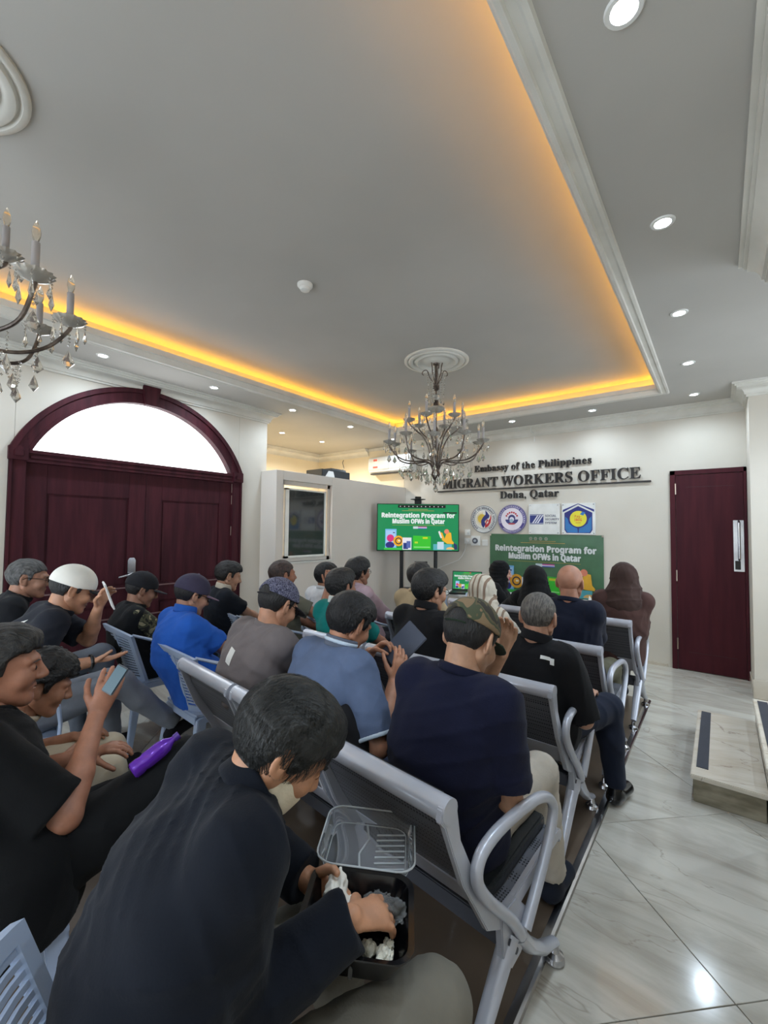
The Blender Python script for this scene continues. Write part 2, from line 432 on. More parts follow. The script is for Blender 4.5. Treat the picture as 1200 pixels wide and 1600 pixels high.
# cornice
CP = [(0, ZC-.130), (.016, ZC-.130), (.016, ZC-.112), (.030, ZC-.112), (.030, ZC-.098), (.036, ZC-.080), (.050, ZC-.062), (.072, ZC-.050), (.086, ZC-.048), (.086, ZC-.034), (.100, ZC-.034), (.100, ZC-.018), (.120, ZC-.018), (.120, ZC)]
def cornice(name, pts, nrm):
    """pts: corner points of the wall line, nrm: unit (mitred) normals into the room"""
    path = [(p[0], p[1], n[0], n[1]) for p, n in zip(pts, nrm)]
    b = MB().sweep(CP, path, closed=False); k = len(CP)
    for s_, idx in ((0, 0), (len(pts)-1, (len(pts)-1)*k)):
        b.f.append(tuple(idx+j for j in range(k))+()); b.m.append(0)
        p, n = pts[s_], nrm[s_]; b.v.append((p[0], p[1], ZC)); b.f[-1] = b.f[-1]+(len(b.v)-1,)
    return st(b.build(name, M['plaster'], smooth=True))
cornice('trim_2', [(XL, YR), (XL, 3.27), (XL-.5, 3.27)], [(1, 0), (1, 1), (0, 1)])
cornice('trim_3', [(-4.15, YB), (XR+.0, YB)], [(0, -1), (0, -1)])
cornice('trim_4', [(XR-.015, YR), (XR-.015, 2.88)], [(-1, 0), (-1, 0)])
cornice('trim_5', [(XR, 5.7), (XR, 5.23), (1.2, 5.23)], [(-1, 0), (-1, -1), (0, -1)])
cornice('trim_6', [(XO, 3.27), (XO, YB), (-4.85, YB)], [(1, 0), (1, -1), (0, -1)])
st(MB().box((-4.85, YB-.03, ZC-.05), (-4.15, YB, ZC)).build('trim_7', M['plaster'], bevel=.008))

# walls
def wallbox(name, lo, hi, m='wall'): return st(MB().box(lo, hi).build(name, M[m]))
wallbox('wall_back', (-6.3, YB, 0), (2.6, YB+.15, ZC))
# the back wall keeps the warm office paint left of the partition
st(MB().box((XO, YB-.004, 0), (-4.09, YB, ZC)).build('wall_back_office', M['wall_cream']))
wallbox('wall_office_left', (XO-.12, 3.0, 0), (XO, YB+.1, ZC), 'wall_cream')
wallbox('wall_office_front', (XO, 3.12, 0), (XL-.16, 3.27, ZC), 'wall_cream')
# right wall near the camera, its end at y=2.9, then the opening with steps, then the pier
wallbox('wall_right', (XR-.015, YR, 0), (XR+.18, 2.88, ZC))
wallbox('wall_right_pier', (XR, 5.23, 0), (1.6, YB, ZC))
b_ = MB().box((1.6, 2.3, 0), (1.75, 3.0, ZC)).box((1.6, 5.1, 0), (1.75, 5.9, ZC)).box((1.6, 3.0, 0), (1.75, 5.1, .9)).box((1.6, 3.0, 2.5), (1.75, 5.1, ZC))
st(b_.build('wall_side_passage', M['wall']))          # unseen opening added to let sky light in onto the partition
wallbox('wall_side_passage_near', (XR+.18, 2.3, 0), (1.6, 2.45, ZC))
st(MB().box((XR-.012, 5.218, 0), (.9, 5.23, .17)).box((XR-.012, 5.22, 0), (XR, 5.8, .10)).build('baseboard_right', M['marble_step'], bevel=.003))
st(MB().box((XR-.03, -1.5, 0), (XR-.015, 2.88, .08)).build('baseboard_right_near', M['marble_step'], bevel=.003))
st(MB().box((-4.0, YB-.012, 0), (-.47, YB, .03)).build('baseboard_back', M['marble_step']))
# rear wall with a wide open entrance behind the camera (daylight comes in here)
rb = MB(); rb.box((-4.5, YR-.15, 0), (-3.9, YR, ZC)); rb.box((-.3, YR-.15, 0), (.5, YR, ZC)); rb.box((-3.9, YR-.15, 2.5), (-.3, YR, ZC))
st(rb.build('wall_rear', M['wall']))

# left wall with the arched opening
DY0, DY1, ZT = .854, 2.917, 2.10     # frame outer edges, springing height
cy_ = (DY0+DY1)/2; a_ = (DY1-DY0)/2; RISE = .70
RAD = (a_*a_+RISE*RISE)/(2*RISE)     # circular segment
def arch(s, a, rise, z0=ZT):          # concentric arc inset by (a_-a), from springing to springing
    R_ = RAD-(a_-a); zc_ = z0+RISE-RAD; h0 = math.acos(max(-1, min(1, (z0-zc_)/R_)))
    return [(cy_ - R_*math.sin(t), zc_ + R_*math.cos(t)) for t in [h0-2*h0*i/s for i in range(s+1)]]
lw = MB()
NA = 32
ar = arch(NA, a_-.03, RISE-.03)
lw.prism([(YR, 0), (DY0+.03, 0), (DY0+.03, ZT), (DY0+.03, ZC), (YR, ZC)], XL-.16, XL, 'x')
lw.prism([(DY1-.03, 0), (3.27, 0), (3.27, ZC), (DY1-.03, ZC)], XL-.16, XL, 'x')
for i in range(NA):
    (y0, z0), (y1, z1) = ar[i], ar[i+1]
    lw.prism([(y0, z0), (y1, z1), (y1, ZC), (y0, ZC)], XL-.16, XL, 'x')
st(lw.build('wall_left', M['wall']))

# ---- arched double door
door = bpy.data.objects.new('door_1', None); link(door); door['kind'] = 'structure'
fr = MB()
# architrave: three stepped arcs
for (ai, ao, ri, ro, x0, x1) in ((a_-.11, a_, RISE-.10, RISE, XL, XL+.022), (a_-.035, a_+.006, RISE-.03, RISE+.006, XL, XL+.038), (a_-.13, a_-.10, RISE-.115, RISE-.09, XL-.05, XL+.030)):
    A = arch(48, ai, ri); B = arch(48, ao, ro)
    for i in range(48):
        fr.prism([A[i], B[i], B[i+1], A[i+1]], x0, x1, 'x')
fo = fr.build('arch_architrave', M['mahogany'], door)
fr = MB()
for s_ in (0, 1):
    ya, yb = (DY0, DY0+.11) if s_ == 0 else (DY1-.11, DY1)
    fr.box((XL-.05, ya, 0), (XL+.022, yb, ZT-.08))
    fr.box((XL-.05, (ya if s_ == 0 else yb-.022), 0), (XL+.036, (ya+.022 if s_ == 0 else yb), ZT-.08))
fr.build('jamb', M['mahogany'], door, bevel=.004)
for s_ in (0, 1):
    yc = DY0+.055 if s_ == 0 else DY1-.055
    b = MB().box((XL-.02, yc-.062, ZT-.09), (XL+.045, yc+.062, ZT+.02)).box((XL, yc-.03, ZT-.06), (XL+.055, yc+.03, ZT-.01))
    b.build('corner_block', M['mahogany'], door, bevel=.004)
tr = MB().box((XL-.05, DY0+.1, ZT-.09), (XL+.02, DY1-.1, ZT+.0)).box((XL-.05, DY0+.1, ZT-.03), (XL+.034, DY1-.1, ZT-.0)).box((XL-.05, DY0+.1, ZT-.10), (XL+.032, DY1-.1, ZT-.08)).box((XL, DY0+.13, ZT-.068), (XL+.026, DY1-.13, ZT-.045))
tr.build('transom', M['mahogany'], door, bevel=.003)
k = MB().prism([(cy_-.055, ZT+RISE-.14), (cy_+.055, ZT+RISE-.14), (cy_+.085, ZT+RISE+.05), (cy_-.085, ZT+RISE+.05)], XL, XL+.06, 'x').box((XL, cy_-.095, ZT+RISE+.045), (XL+.07, cy_+.095, ZT+RISE+.06))
k.build('keystone', M['mahogany'], door, bevel=.005)
# fanlight: bright frosted glass, daylight behind it
A = arch(40, a_-.10, RISE-.09)
gl = MB().prism(A, XL-.07, XL-.06, 'x')
gl.build('fanlight_glass', emis('daylit_frosted_glass', (255, 255, 255), 2.2, linear=(.95, .98, 1)), door)
def leaf(y0, y1, hy, name='door_leaf'):
    z1 = ZT-.10; x0, x1 = XL-.05, XL-.012
    lf = MB().box((x0, y0, .01), (x1-.012, y1, z1))
    st_ = .11*(1 if y1 > y0 else -1)
    w = y1-y0
    # stiles and rails
    for (a, b, c, d) in ((y0, y0+.15, .01, z1), (y1-.15, y1, .01, z1), (y0+.15, y1-.15, z1-.24, z1), (y0+.15, y1-.15, .01, .22), (y0+.15, y1-.15, .78, .95)):
        lf.box((x1-.012, a, c), (x1, b, d))
    o = lf.build(name, M['mahogany'], door, bevel=.002)
    for (za, zb) in ((.22, .78), (.95, z1-.24)):
        for q in ((y0+.15, y1-.15, za, za+.018), (y0+.15, y1-.15, zb-.018, zb), (y0+.15, y0+.168, za, zb), (y1-.168, y1-.15, za, zb)):
            pass
        MB().box((x1-.012, y0+.165, za+.015), (x1-.006, y1-.165, zb-.015)).build('door_panel', M['mahogany'], o, bevel=.004)
    for z in (.35, 1.45, 1.80, 1.93):
        MB().tube([(x1+.008, hy, z-.04), (x1+.008, hy, z+.06)], .006, 8).build('hinge', M['brass'], o, smooth=True)
    return o
l1 = leaf(DY0+.105, cy_-.0015, DY0+.107); l2 = leaf(cy_+.0015, DY1-.105, DY1-.107)
# lever handle on a tall arched back plate
hx = XL-.012; hy_, hz = cy_-.11, 1.12
hp = MB().prism([(hy_-.035, hz-.14), (hy_+.035, hz-.14), (hy_+.035, hz+.06), (hy_+.022, hz+.085), (hy_-.022, hz+.085), (hy_-.035, hz+.06)], hx, hx+.012, 'x')
h = hp.build('door_handle', M['chrome'], l1, bevel=.003)
MB().tube([(hx+.01, hy_, hz-.06), (hx+.055, hy_, hz-.06), (hx+.06, hy_-.03, hz-.065), (hx+.06, hy_-.13, hz-.085)], [.012, .012, .011, .009], 10).build('lever', M['chrome'], h, smooth=True)
for z in (.66, .93):                       # pale horizontal bars across the lower door
    MB().box((XL-.012, DY0+.2, z-.006), (XL-.004, DY1-.2, z+.006)).build('bar_trim', mat('faded_edge', (120, 92, 92), .5), door)

# ---- door in the back wall
d2 = bpy.data.objects.new('door_2', None); link(d2); d2['kind'] = 'structure'
dx0, dx1, dz = -.43, .232, 2.185
MB().box((dx0, YB-.03, 0), (dx0+.05, YB, dz)).box((dx1-.025, YB-.03, 0), (dx1, YB, dz)).box((dx0, YB-.03, dz-.05), (dx1, YB, dz)).build('door_frame', M['mahogany_flat'], d2, bevel=.003)
dl = MB().box((dx0+.053, YB-.022, .008), (dx1-.027, YB-.002, dz-.053)).build('door_leaf', M['mahogany_flat'], d2, bevel=.002)
pb = MB()
for q in ((dx0+.15, dx1-.10, dz-.19, dz-.186), (dx0+.15, dx1-.10, .20, .204)):
    pb.box((q[0], YB-.0235, q[2]), (q[1], YB-.021, q[3]))
pb.build('panel_groove', mat('dark_groove', (52, 22, 28), .6), dl)
for z in (1.98, 1.02, .28):
    MB().tube([(dx0+.052, YB-.032, z-.06), (dx0+.052, YB-.032, z+.06)], .007, 8).build('hinge', M['brass'], dl, smooth=True)
pp = MB().box((dx1-.115, YB-.028, 1.10), (dx1-.03, YB-.021, 1.63)).build('push_plate', M['chrome'], dl, bevel=.002)
MB().box((dx1-.105, YB-.031, 1.12), (dx1-.06, YB-.0275, 1.21)).build('lock_body', M['black_gloss'], pp, bevel=.002)
MB().tube([(dx1-.07, YB-.030, 1.62), (dx1-.07, YB-.065, 1.60), (dx1-.07, YB-.065, 1.24), (dx1-.07, YB-.030, 1.22)], .011, 10).build('pull_handle', M['chrome'], pp, smooth=True)

# ---- office partition with its hinged window
XP = -4.06
pw = MB()
Y0p, WZ0, WZ1, WY0, WY1, PT = 3.20, 1.09, 2.07, 3.30, 4.12, 2.18
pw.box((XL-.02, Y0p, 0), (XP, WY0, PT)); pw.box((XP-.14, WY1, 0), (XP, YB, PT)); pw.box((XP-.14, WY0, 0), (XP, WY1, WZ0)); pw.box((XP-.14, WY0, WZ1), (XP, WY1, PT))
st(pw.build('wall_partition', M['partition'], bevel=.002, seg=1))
wn = bpy.data.objects.new('window_1', None); link(wn); wn['kind'] = 'structure'
wf = MB()
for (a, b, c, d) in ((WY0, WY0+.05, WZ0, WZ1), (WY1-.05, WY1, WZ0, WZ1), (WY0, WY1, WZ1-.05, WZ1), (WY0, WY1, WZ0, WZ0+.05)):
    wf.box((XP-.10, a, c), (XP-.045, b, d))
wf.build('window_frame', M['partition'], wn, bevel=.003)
MB().box((XP-.08, WY0-.01, WZ0-.02), (XP+.02, WY1+.02, WZ0)).build('window_sill', M['plaster'], wn, bevel=.003)
ws = MB(); wy0, wy1, wz0, wz1 = WY0+.055, WY1-.09, WZ0+.05, WZ1-.09
for (a, b, c, d) in ((wy0, wy0+.055, wz0, wz1), (wy1-.02, wy1, wz0, wz1), (wy0, wy1, wz1-.02, wz1), (wy0, wy1, wz0, wz0+.025)):
    ws.box((XP-.055, a, c), (XP-.02, b, d))
ws.build('window_sash', mat('white_pvc_lit_tone', (250, 248, 240), .3), wn, bevel=.002)  # white raised in the colour to stand for light falling on the sash
MB().box((XP-.045, wy0+.05, wz0+.02), (XP-.038, wy1-.018, wz1-.018)).build('window_pane', M['dark_glass'], wn)

# ---- steps in the opening
sp = thing('marble_step', 'low marble step with a grey anti-slip strip in the right aisle', 'step', (-.137, 3.03, 0))
MB().box((0, 0, 0), (.31, 1.1, .125)).build('step_block', M['step_side'], sp, bevel=.003)
MB().box((-.012, -.012, .125), (.32, 1.11, .15)).build('step_tread', M['marble_step'], sp, bevel=.004)
MB().box((.012, .10, .15), (.068, 1.08, .153)).build('anti_slip_strip', M['tread'], sp)
sp = thing('marble_landing', 'upper marble step at the wall opening with its dark strip', 'step', (.185, 3.0, 0))
MB().box((0, 0, 0), (1.4, 1.16, .275)).build('step_block', M['marble_step'], sp, bevel=.003)
MB().box((-.012, -.012, .275), (1.4, 1.17, .30)).build('step_tread', M['marble_step'], sp, bevel=.004)
MB().box((.012, .12, .30), (.066, 1.13, .303)).build('anti_slip_strip', M['tread'], sp)

# ---- vinyl mat under the benches with its metal edge
mt = thing('vinyl_mat', 'brown vinyl mat with a steel edge under the grey benches', 'mat', (0, 0, 0))
MB().box((-2.55, -1.2, 0), (-.535, 4.55, .006)).build('mat_sheet', M['mat_floor'], mt)
MB().prism([(-.54, .0), (-.50, .0), (-.505, .006), (-.515, .010), (-.54, .010)], -1.2, 4.55, 'y').build('edge_strip', M['chrome'], mt)

# ---- ceiling roses
def rose(x, y, lab):
    pr = [(.30, 0), (.30, -.010), (.29, -.018), (.275, -.018), (.268, -.008), (.262, -.008), (.255, -.022), (.238, -.026), (.222, -.018), (.214, -.008), (.205, -.008), (.198, -.020), (.18, -.026), (.165, -.020), (.15, -.010), (.12, -.012), (.09, -.022), (.05, -.028), (0.001, -.028)]
    t = thing('ceiling_rose', lab, 'ceiling rose', (x, y, ZU))
    MB().lathe(pr, 56).build('rose_disc', M['plaster'], t, smooth=True)
rose(-2.07, 3.45, 'round plaster ceiling rose above the far chandelier')
rose(-2.10, .13, 'round plaster ceiling rose cut off at the upper left corner')
t = thing('smoke_detector', 'small white round smoke detector on the raised ceiling', 'smoke detector', (-2.10, 1.85, ZU))
MB().lathe([(.05, 0), (.05, -.012), (.042, -.022), (.034, -.024), (.030, -.040), (.018, -.046), (.001, -.046)], 24).build('detector_body', M['white_plastic'], t, smooth=True)

# ---- recessed spotlights
lens = emis('spot_lens', (255, 255, 255), 30, linear=(.85, .93, 1))
def spot(x, y, lab, grp, w=1., warm=False):
    t = thing('recessed_spotlight', lab, 'ceiling light', (x, y, ZC), group=grp)
    MB().lathe([(.030, 0), (.034, -.006), (.046, -.006), (.050, 0)], 24).build('bezel', M['white_plastic'], t, smooth=True)
    MB().lathe([(.033, .0), (.033, -.003), (.001, -.0035)], 20).build('lens', lens, t)
    L = bpy.data.lights.new('spot_lamp', 'SPOT'); L.energy = SPOT_W*w; L.spot_size = math.radians(165); L.spot_blend = .9; L.shadow_soft_size = .04
    L.color = (1., .93, .80) if warm else (.70, .85, 1.)
    lo = bpy.data.objects.new('spot_lamp', L); link(lo); lo.parent = t; lo.location = (0, 0, -.02)
GR = 'spotlights over the right aisle'
for y, n in ((1.26, 'large spotlight at the top of the picture over the aisle, nearest'), (2.27, 'second spotlight over the right aisle counting from the camera'), (3.29, 'third spotlight over the right aisle counting from the camera'), (4.32, 'fourth spotlight over the right aisle, beside the pier cornice'), (5.35, 'last spotlight over the right aisle, above the single door')):
    spot(-.18, y, n, GR, 1.25)
GL = 'spotlights along the left side'
for y, n in ((1.35, 'spotlight above the left part of the arched door'), (2.34, 'spotlight above the keystone side of the arched door'), (3.35, 'spotlight just past the end of the arched wall'), (4.37, 'spotlight above the office partition, outer row'), (5.37, 'far spotlight beside the chandelier, left row')):
    spot(-3.98, y, n, GL, 1.)
spot(-1.14, 5.39, 'spotlight over the wall lettering, right of the chandelier', 'spotlights along the back wall')
spot(-2.08, 5.35, 'spotlight over the wall lettering, nearer the chandelier', 'spotlights along the back wall')
spot(-5.06, 4.07, 'small dim spotlight inside the office, left one', 'spotlights inside the office', 7., True)
spot(-5.05, 4.87, 'small dim spotlight inside the office, right one', 'spotlights inside the office', 7., True)
for y, n in ((.3, 'just behind the camera'), (-.8, 'far behind the camera')):
    spot(-3.98, y, 'left-hand row spotlight '+n, GL); spot(-.18, y, 'aisle spotlight '+n, GR)
spot(.95, 3.9, 'unseen spotlight added over the marble landing to brighten the room', 'unseen spotlights added in the side passage', 2.)  # unseen lamp added to send more light across from the side passage
# ================================================================ THINGS ON THE BACK WALL
def letters(parent, s, f, x0, x1, z, hscale, depth, y, m):
    """each letter is a part of its own; the line is fitted between x0 and x1"""
    lay, w, _ = text_layout(s, f); kx = (x1-x0)/w
    for c, V, F, x in lay:
        VV, FF = glyph_solid([(a*kx, b*hscale, 0) for a, b, _ in V], F, depth)
        o = MB().add(VV, FF).build('comma' if c == ',' else 'letter', m, parent); o.location = (x0+x*kx, y, z)
def wall_line(s, x0, x1, z, h, lab):
    t = thing('wall_lettering', lab, 'sign', (x0, YB, z))
    lay, w, _ = text_layout(s, 'serif'); kx = (x1-x0)/w
    for c, V, F, x in lay:
        VV, FF = glyph_solid([(a*kx, b*h, 0) for a, b, _ in V], F, .022)
        o = MB().add(VV, FF).build('letter', M['letter'], t); o.location = (x*kx, 0, 0)
    return t
wall_line('Embassy of the Philippines', -2.83, -1.235, 2.345, .135, 'black serif letters reading Embassy of the Philippines, topmost line on the wall')
wall_line('MIGRANT WORKERS OFFICE', -3.36, -.71, 2.125, .195, 'large black serif capitals reading MIGRANT WORKERS OFFICE')
wall_line('Doha, Qatar', -2.435, -1.635, 1.945, .148, 'black serif letters reading Doha, Qatar under the long bar')
t = thing('sign_bar', 'long thin black bar underlining the wall lettering', 'sign', (-2.03, YB, 2.085))
MB().box((-1.42, -.022, -.010), (-.30, 0, .010)).build('bar_piece', M['letter'], t, bevel=.002)
MB().box((-.298, -.022, -.010), (1.42, 0, .010)).build('bar_piece', M['letter'], t, bevel=.002)

# flat artwork helpers: everything lies in the local x-z plane, y towards the viewer is negative
def poly(parent, pts, z, m, name='print'):
    V = [(x, -z, y) for x, y in pts]; n = len(V)
    o = MB().add(V, [tuple(range(n))]).build(name, m, parent, fixn=False); return o
class Art:
    """flat print grouped by colour -> one mesh per colour"""
    def __init__(s, parent, em=0.): s.p = parent; s.L = {}; s.em = em; s.z = .0006
    def poly(s, pts, rgb, rough=.5):
        s.z += .00012; b = s.L.setdefault((rgb, rough), MB())
        b.add([(x, -s.z, y) for x, y in pts], [tuple(range(len(pts)))])
    def rect(s, x0, y0, x1, y1, rgb): s.poly([(x0, y0), (x1, y0), (x1, y1), (x0, y1)], rgb)
    def disc(s, x, y, r, rgb, n=28, ry=None, a0=0, a1=2*math.pi):
        full = abs(a1-a0-2*math.pi) < 1e-6; k = n if full else n+1
        s.poly([(x+r*math.cos(a0+(a1-a0)*i/n), y+(ry or r)*math.sin(a0+(a1-a0)*i/n)) for i in range(k)], rgb)
    def ring(s, x, y, r0, r1, rgb, n=36):
        s.z += .00012; b = s.L.setdefault((rgb, .5), MB())
        V = [(x+r*math.cos(2*math.pi*i/n), -s.z, y+r*math.sin(2*math.pi*i/n)) for r in (r0, r1) for i in range(n)]
        b.add(V, [(i, (i+1) % n, (i+1) % n+n, i+n) for i in range(n)])
    def text(s, t, x0, x1, y, h, rgb, f='sans', bold=0.):
        s.z += .00012; b = s.L.setdefault((rgb, .5), MB()); lay, w, _ = text_layout(t, f); kx = (x1-x0)/w
        offs = [(0, 0)] if not bold else [(-bold, 0), (bold, 0), (0, bold), (0, -bold)]
        for c, V, F, x in lay:
            for ox, oy in offs:
                b.add([(x0+(x+a)*kx+ox, -s.z-.00012*offs.index((ox, oy)), y+q*h+oy) for a, q, _ in V], F)
    def arctext(s, t, cx, cy, r, h, a0, a1, rgb, f='sans'):
        """letters along an arc from angle a0 to a1 (degrees, clockwise top arc when a0 > a1)"""
        s.z += .00012; b = s.L.setdefault((rgb, .5), MB()); lay, w, _ = text_layout(t, f); cw = a0 > a1
        for c, V, F, x in lay:
            wc = max(v[0] for v in V); an = math.radians(a0+(a1-a0)*(x+wc/2)/w); k = h
            ca, sa = math.cos(an), math.sin(an)
            tx, ty = (sa, -ca) if cw else (-sa, ca); ux, uy = (ca, sa) if cw else (-ca, -sa)
            kx = abs(math.radians(a1-a0))*r/w
            b.add([(cx+ca*r+tx*(a-wc/2)*kx+ux*(q-.35)*k, -s.z, cy+sa*r+ty*(a-wc/2)*kx+uy*(q-.35)*k) for a, q, _ in V], F)
    def done(s, name='print'):
        for (rgb, rough), b in s.L.items():
            b.build(name, flat(rgb, rough, s.em) if s.em else flat(rgb, rough), s.p, fixn=False)

def slide(parent, W, H, em, green, dim=1.):
    """the programme slide shown on the screens and on the banner; origin = centre"""
    def c(*x): return tuple(int(v*dim) for v in x)
    A = Art(parent, em); w, h = W/2, H/2
    A.rect(-w, -h, w, h, green)
    if em: A.rect(-.13*W, h*.86, .09*W, h*.98, c(60, 190, 70)); A.rect(.09*W, h*.86, .14*W, h*.98, c(214, 70, 80))
    else:
        for q in (-.105, -.06, -.015, .035): A.ring(q*W, h*.87, .008*W, .016*W, c(150, 168, 150), 12); A.disc(q*W, h*.87, .006*W, c(170, 150, 120), 8)
    A.rect(-.2*W, h*.72, .2*W, h*.735, c(200, 170, 90)); A.rect(-.12*W, h*.78, .12*W, h*.795, c(200, 170, 90))
    A.text('Reintegration Program for', -.455*W, .455*W, h*.43, H*.135, c(238, 244, 242), bold=.0028*W)
    A.text('Muslim OFWs in Qatar', -.32*W, .33*W, h*.17, H*.135, c(238, 244, 242), bold=.0028*W)
    A.rect(-.32*W, h*.085, .33*W, h*.10, c(170, 165, 80))
    A.rect(-.06*W, -h*.06, -.0*W, h*.04, c(210, 225, 230)); A.rect(.0, -h*.06, .11*W, h*.04, c(190, 70, 150)); A.rect(.0, -h*.03, .11*W, h*.0, c(235, 230, 240)); A.rect(.0, -h*.06, .11*W, -h*.03, c(80, 90, 200))
    # phone with a pink figure
    A.rect(-.405*W, -h*.92, -.265*W, -h*.08, c(120, 190, 240)); A.rect(-.395*W, -h*.86, -.275*W, -h*.14, c(170, 210, 250))
    A.disc(-.34*W, -h*.48, .045*W, c(222, 50, 130)); A.disc(-.345*W, -h*.78, .055*W, c(50, 50, 130), ry=.04*W)
    A.rect(-.31*W, -h*.26, -.285*W, -h*.22, c(30, 40, 90))
    A.disc(-.24*W, -h*.6, .065*W, c(244, 176, 40)); A.ring(-.24*W, -h*.6, .030*W, .042*W, c(40, 40, 60), 20); A.rect(-.245*W, -h*.62, -.22*W, -h*.56, c(250, 240, 220))
    A.rect(-.19*W, -h*.98, -.08*W, -h*.45, c(238, 238, 246)); A.rect(-.18*W, -h*.95, -.12*W, -h*.68, c(40, 60, 130)); A.rect(-.14*W, -h*.9, -.09*W, -h*.6, c(90, 110, 180))
    # green card, hand and megaphone arm
    A.poly([(-.06*W, -h*.95), (.16*W, -h*.95), (.16*W, -h*.38), (-.06*W, -h*.36)], c(60, 200, 50)); A.rect(.06*W, -h*.5, .12*W, -h*.42, c(210, 220, 40)); A.rect(-.04*W, -h*.7, -.0*W, -h*.62, c(190, 220, 60)); A.rect(-.05*W, -h*.88, .15*W, -h*.84, c(150, 240, 140))
    A.poly([(.27*W, -h*.2), (.30*W, -h*.22), (.33*W, -h*.48), (.36*W, -h*.18), (.41*W, -h*.22), (.42*W, -h*.55), (.46*W, -h*.72), (.36*W, -h*.7), (.30*W, -h*.55)], c(244, 186, 50))
    A.disc(.355*W, -h*.17, .03*W, c(238, 140, 110)); A.poly([(.25*W, -h*.18), (.27*W, -h*.14), (.30*W, -h*.45), (.28*W, -h*.46)], c(240, 235, 235))
    A.poly([(.44*W, -h*.66), (.485*W, -h*.74), (.49*W, -h*.95), (.45*W, -h*.95)], c(40, 50, 100))
    A.rect(.19*W, -h*.98, .42*W, -h*.72, c(90, 180, 190)); A.rect(.24*W, -h*.95, .32*W, -h*.62, c(200, 225, 240)); A.disc(.40*W, -h*.95, .05*W, c(246, 196, 120), ry=.03*W, a0=0, a1=math.pi)
    A.rect(-.42*W, -h*.99, -.2*W, -h*.9, c(70, 200, 80))
    return A

# ---- banner
t = thing('green_banner', 'green vinyl banner with white programme title hung on the back wall', 'banner', (-1.848, YB-.008, 1.05))
nb = 22; V = []; Q = []
for i in range(nb+1):
    for j in range(nb+1):
        V.append((-.735+1.47*i/nb, -.002-.0016*max(0, math.sin(i*.5+j*.35)+math.sin(j*.21-i*.9+1))*(.3+.7*(1-j/nb)), -.40+.80*j/nb))
for i in range(nb):
    for j in range(nb):
        a = i*(nb+1)+j; Q.append((a, a+nb+1, a+nb+2, a+1))
npmesh('banner_cloth', V, Q, mat('green_vinyl', (64, 104, 72), .45, bump=.05, coat=.1), t)
bs = bpy.data.objects.new('banner_print', None); link(bs); bs.parent = t; bs.location = (0, -.0095, 0)
A = slide(bs, 1.44, .79, 0, (66, 106, 74), .88)
A.L.pop(((66, 106, 74), .5)); A.done()
for x in (-.725, .725):
    MB().lathe([(.012, 0), (.012, .003), (.001, .005)], 12, T=Matrix.Rotation(math.pi/2, 4, 'X')).build('eyelet', M['brass'], t).location = (x, -.010, .385)

# ---- four emblems
def emblem(name, lab, x, z=1.655):
    return thing(name, lab, 'emblem', (x, YB, z), group=None)
def disc_plate(t, r, m, d=.018, n=48):
    return MB().prism([(r*math.cos(2*math.pi*i/n), r*math.sin(2*math.pi*i/n)) for i in range(n)], -d, 0, 'y').build('acrylic_plate', m, t, bevel=.002)
t = emblem('round_emblem', 'round emblem with yellow sun, blue flame and red hands, leftmost of four', -2.68)
disc_plate(t, .198, M['white_plastic']); e = bpy.data.objects.new('emblem_print', None); link(e); e.parent = t; e.location = (0, -.0185, 0)
A = Art(e); A.ring(0, 0, .190, .197, (60, 64, 90)); A.ring(0, 0, .134, .138, (60, 64, 90)); A.disc(0, 0, .134, (236, 234, 226))
for k in range(16):
    an = math.pi*(.5+k/16*1.25-.02)
    A.poly([(-.02+.06*math.cos(an-.09), .01+.06*math.sin(an-.09)), (-.02+.118*math.cos(an), .01+.118*math.sin(an)), (-.02+.06*math.cos(an+.09), .01+.06*math.sin(an+.09))], (228, 196, 84))
A.disc(-.02, .01, .064, (226, 190, 70))
A.poly([(.0, -.125), (.035, -.07), (.02, -.03), (.05, .0), (.085, .02), (.095, .05), (.06, .10), (.03, .128), (.035, .07), (-.005, .03), (-.035, -.02), (-.03, -.08)], (42, 48, 120))
A.poly([(.03, -.125), (.075, -.10), (.11, -.05), (.122, .02), (.112, .07), (.10, .01), (.075, -.02), (.055, .01), (.045, -.02), (.03, -.06), (.025, -.09)], (196, 44, 52))
A.poly([(.045, -.075), (.08, -.045), (.075, -.02), (.055, -.04)], (236, 226, 216))
A.arctext('DEPARTMENT OF MIGRANT WORKERS', 0, 0, .163, .042, 238, -58, (60, 64, 90)); A.done()
t = emblem('round_emblem', 'round purple ringed emblem with a globe and red hearts, second from left', -2.26)
disc_plate(t, .200, mat('purple_acrylic', (74, 62, 132), .35)); e = bpy.data.objects.new('emblem_print', None); link(e); e.parent = t; e.location = (0, -.0185, 0)
A = Art(e); A.disc(0, 0, .150, (232, 224, 234), 40); A.ring(0, 0, .150, .155, (236, 232, 240)); A.ring(0, 0, .19, .193, (200, 196, 220))
A.arctext('OVERSEAS WORKERS WELFARE', 0, 0, .172, .030, 200, -20, (206, 200, 226)); A.arctext('ADMINISTRATION', 0, 0, .172, .030, 225, 315, (206, 200, 226))
A.disc(0, .0, .092, (56, 60, 120), a0=math.pi*1.02, a1=math.pi*1.98, ry=.075); A.disc(0, .012, .05, (60, 64, 120)); A.disc(0, -.002, .032, (226, 222, 234))
A.disc(-.005, -.022, .026, (150, 176, 190)); A.disc(0, -.064, .05, (176, 70, 80), ry=.012)
for k in range(7):
    an = math.radians(25+k*130/6); A.disc(.082*math.cos(an), .012+.082*math.sin(an), .013, (196, 60, 66), 10)
A.done()
t = emblem('square_emblem', 'square white plate with blue striped block and SOCIAL SECURITY SYSTEM', -1.825)
MB().box((-.20, -.018, -.20), (.20, 0, .20)).build('acrylic_plate', M['white_plastic'], t, bevel=.002); e = bpy.data.objects.new('emblem_print', None); link(e); e.parent = t; e.location = (0, -.0185, 0)
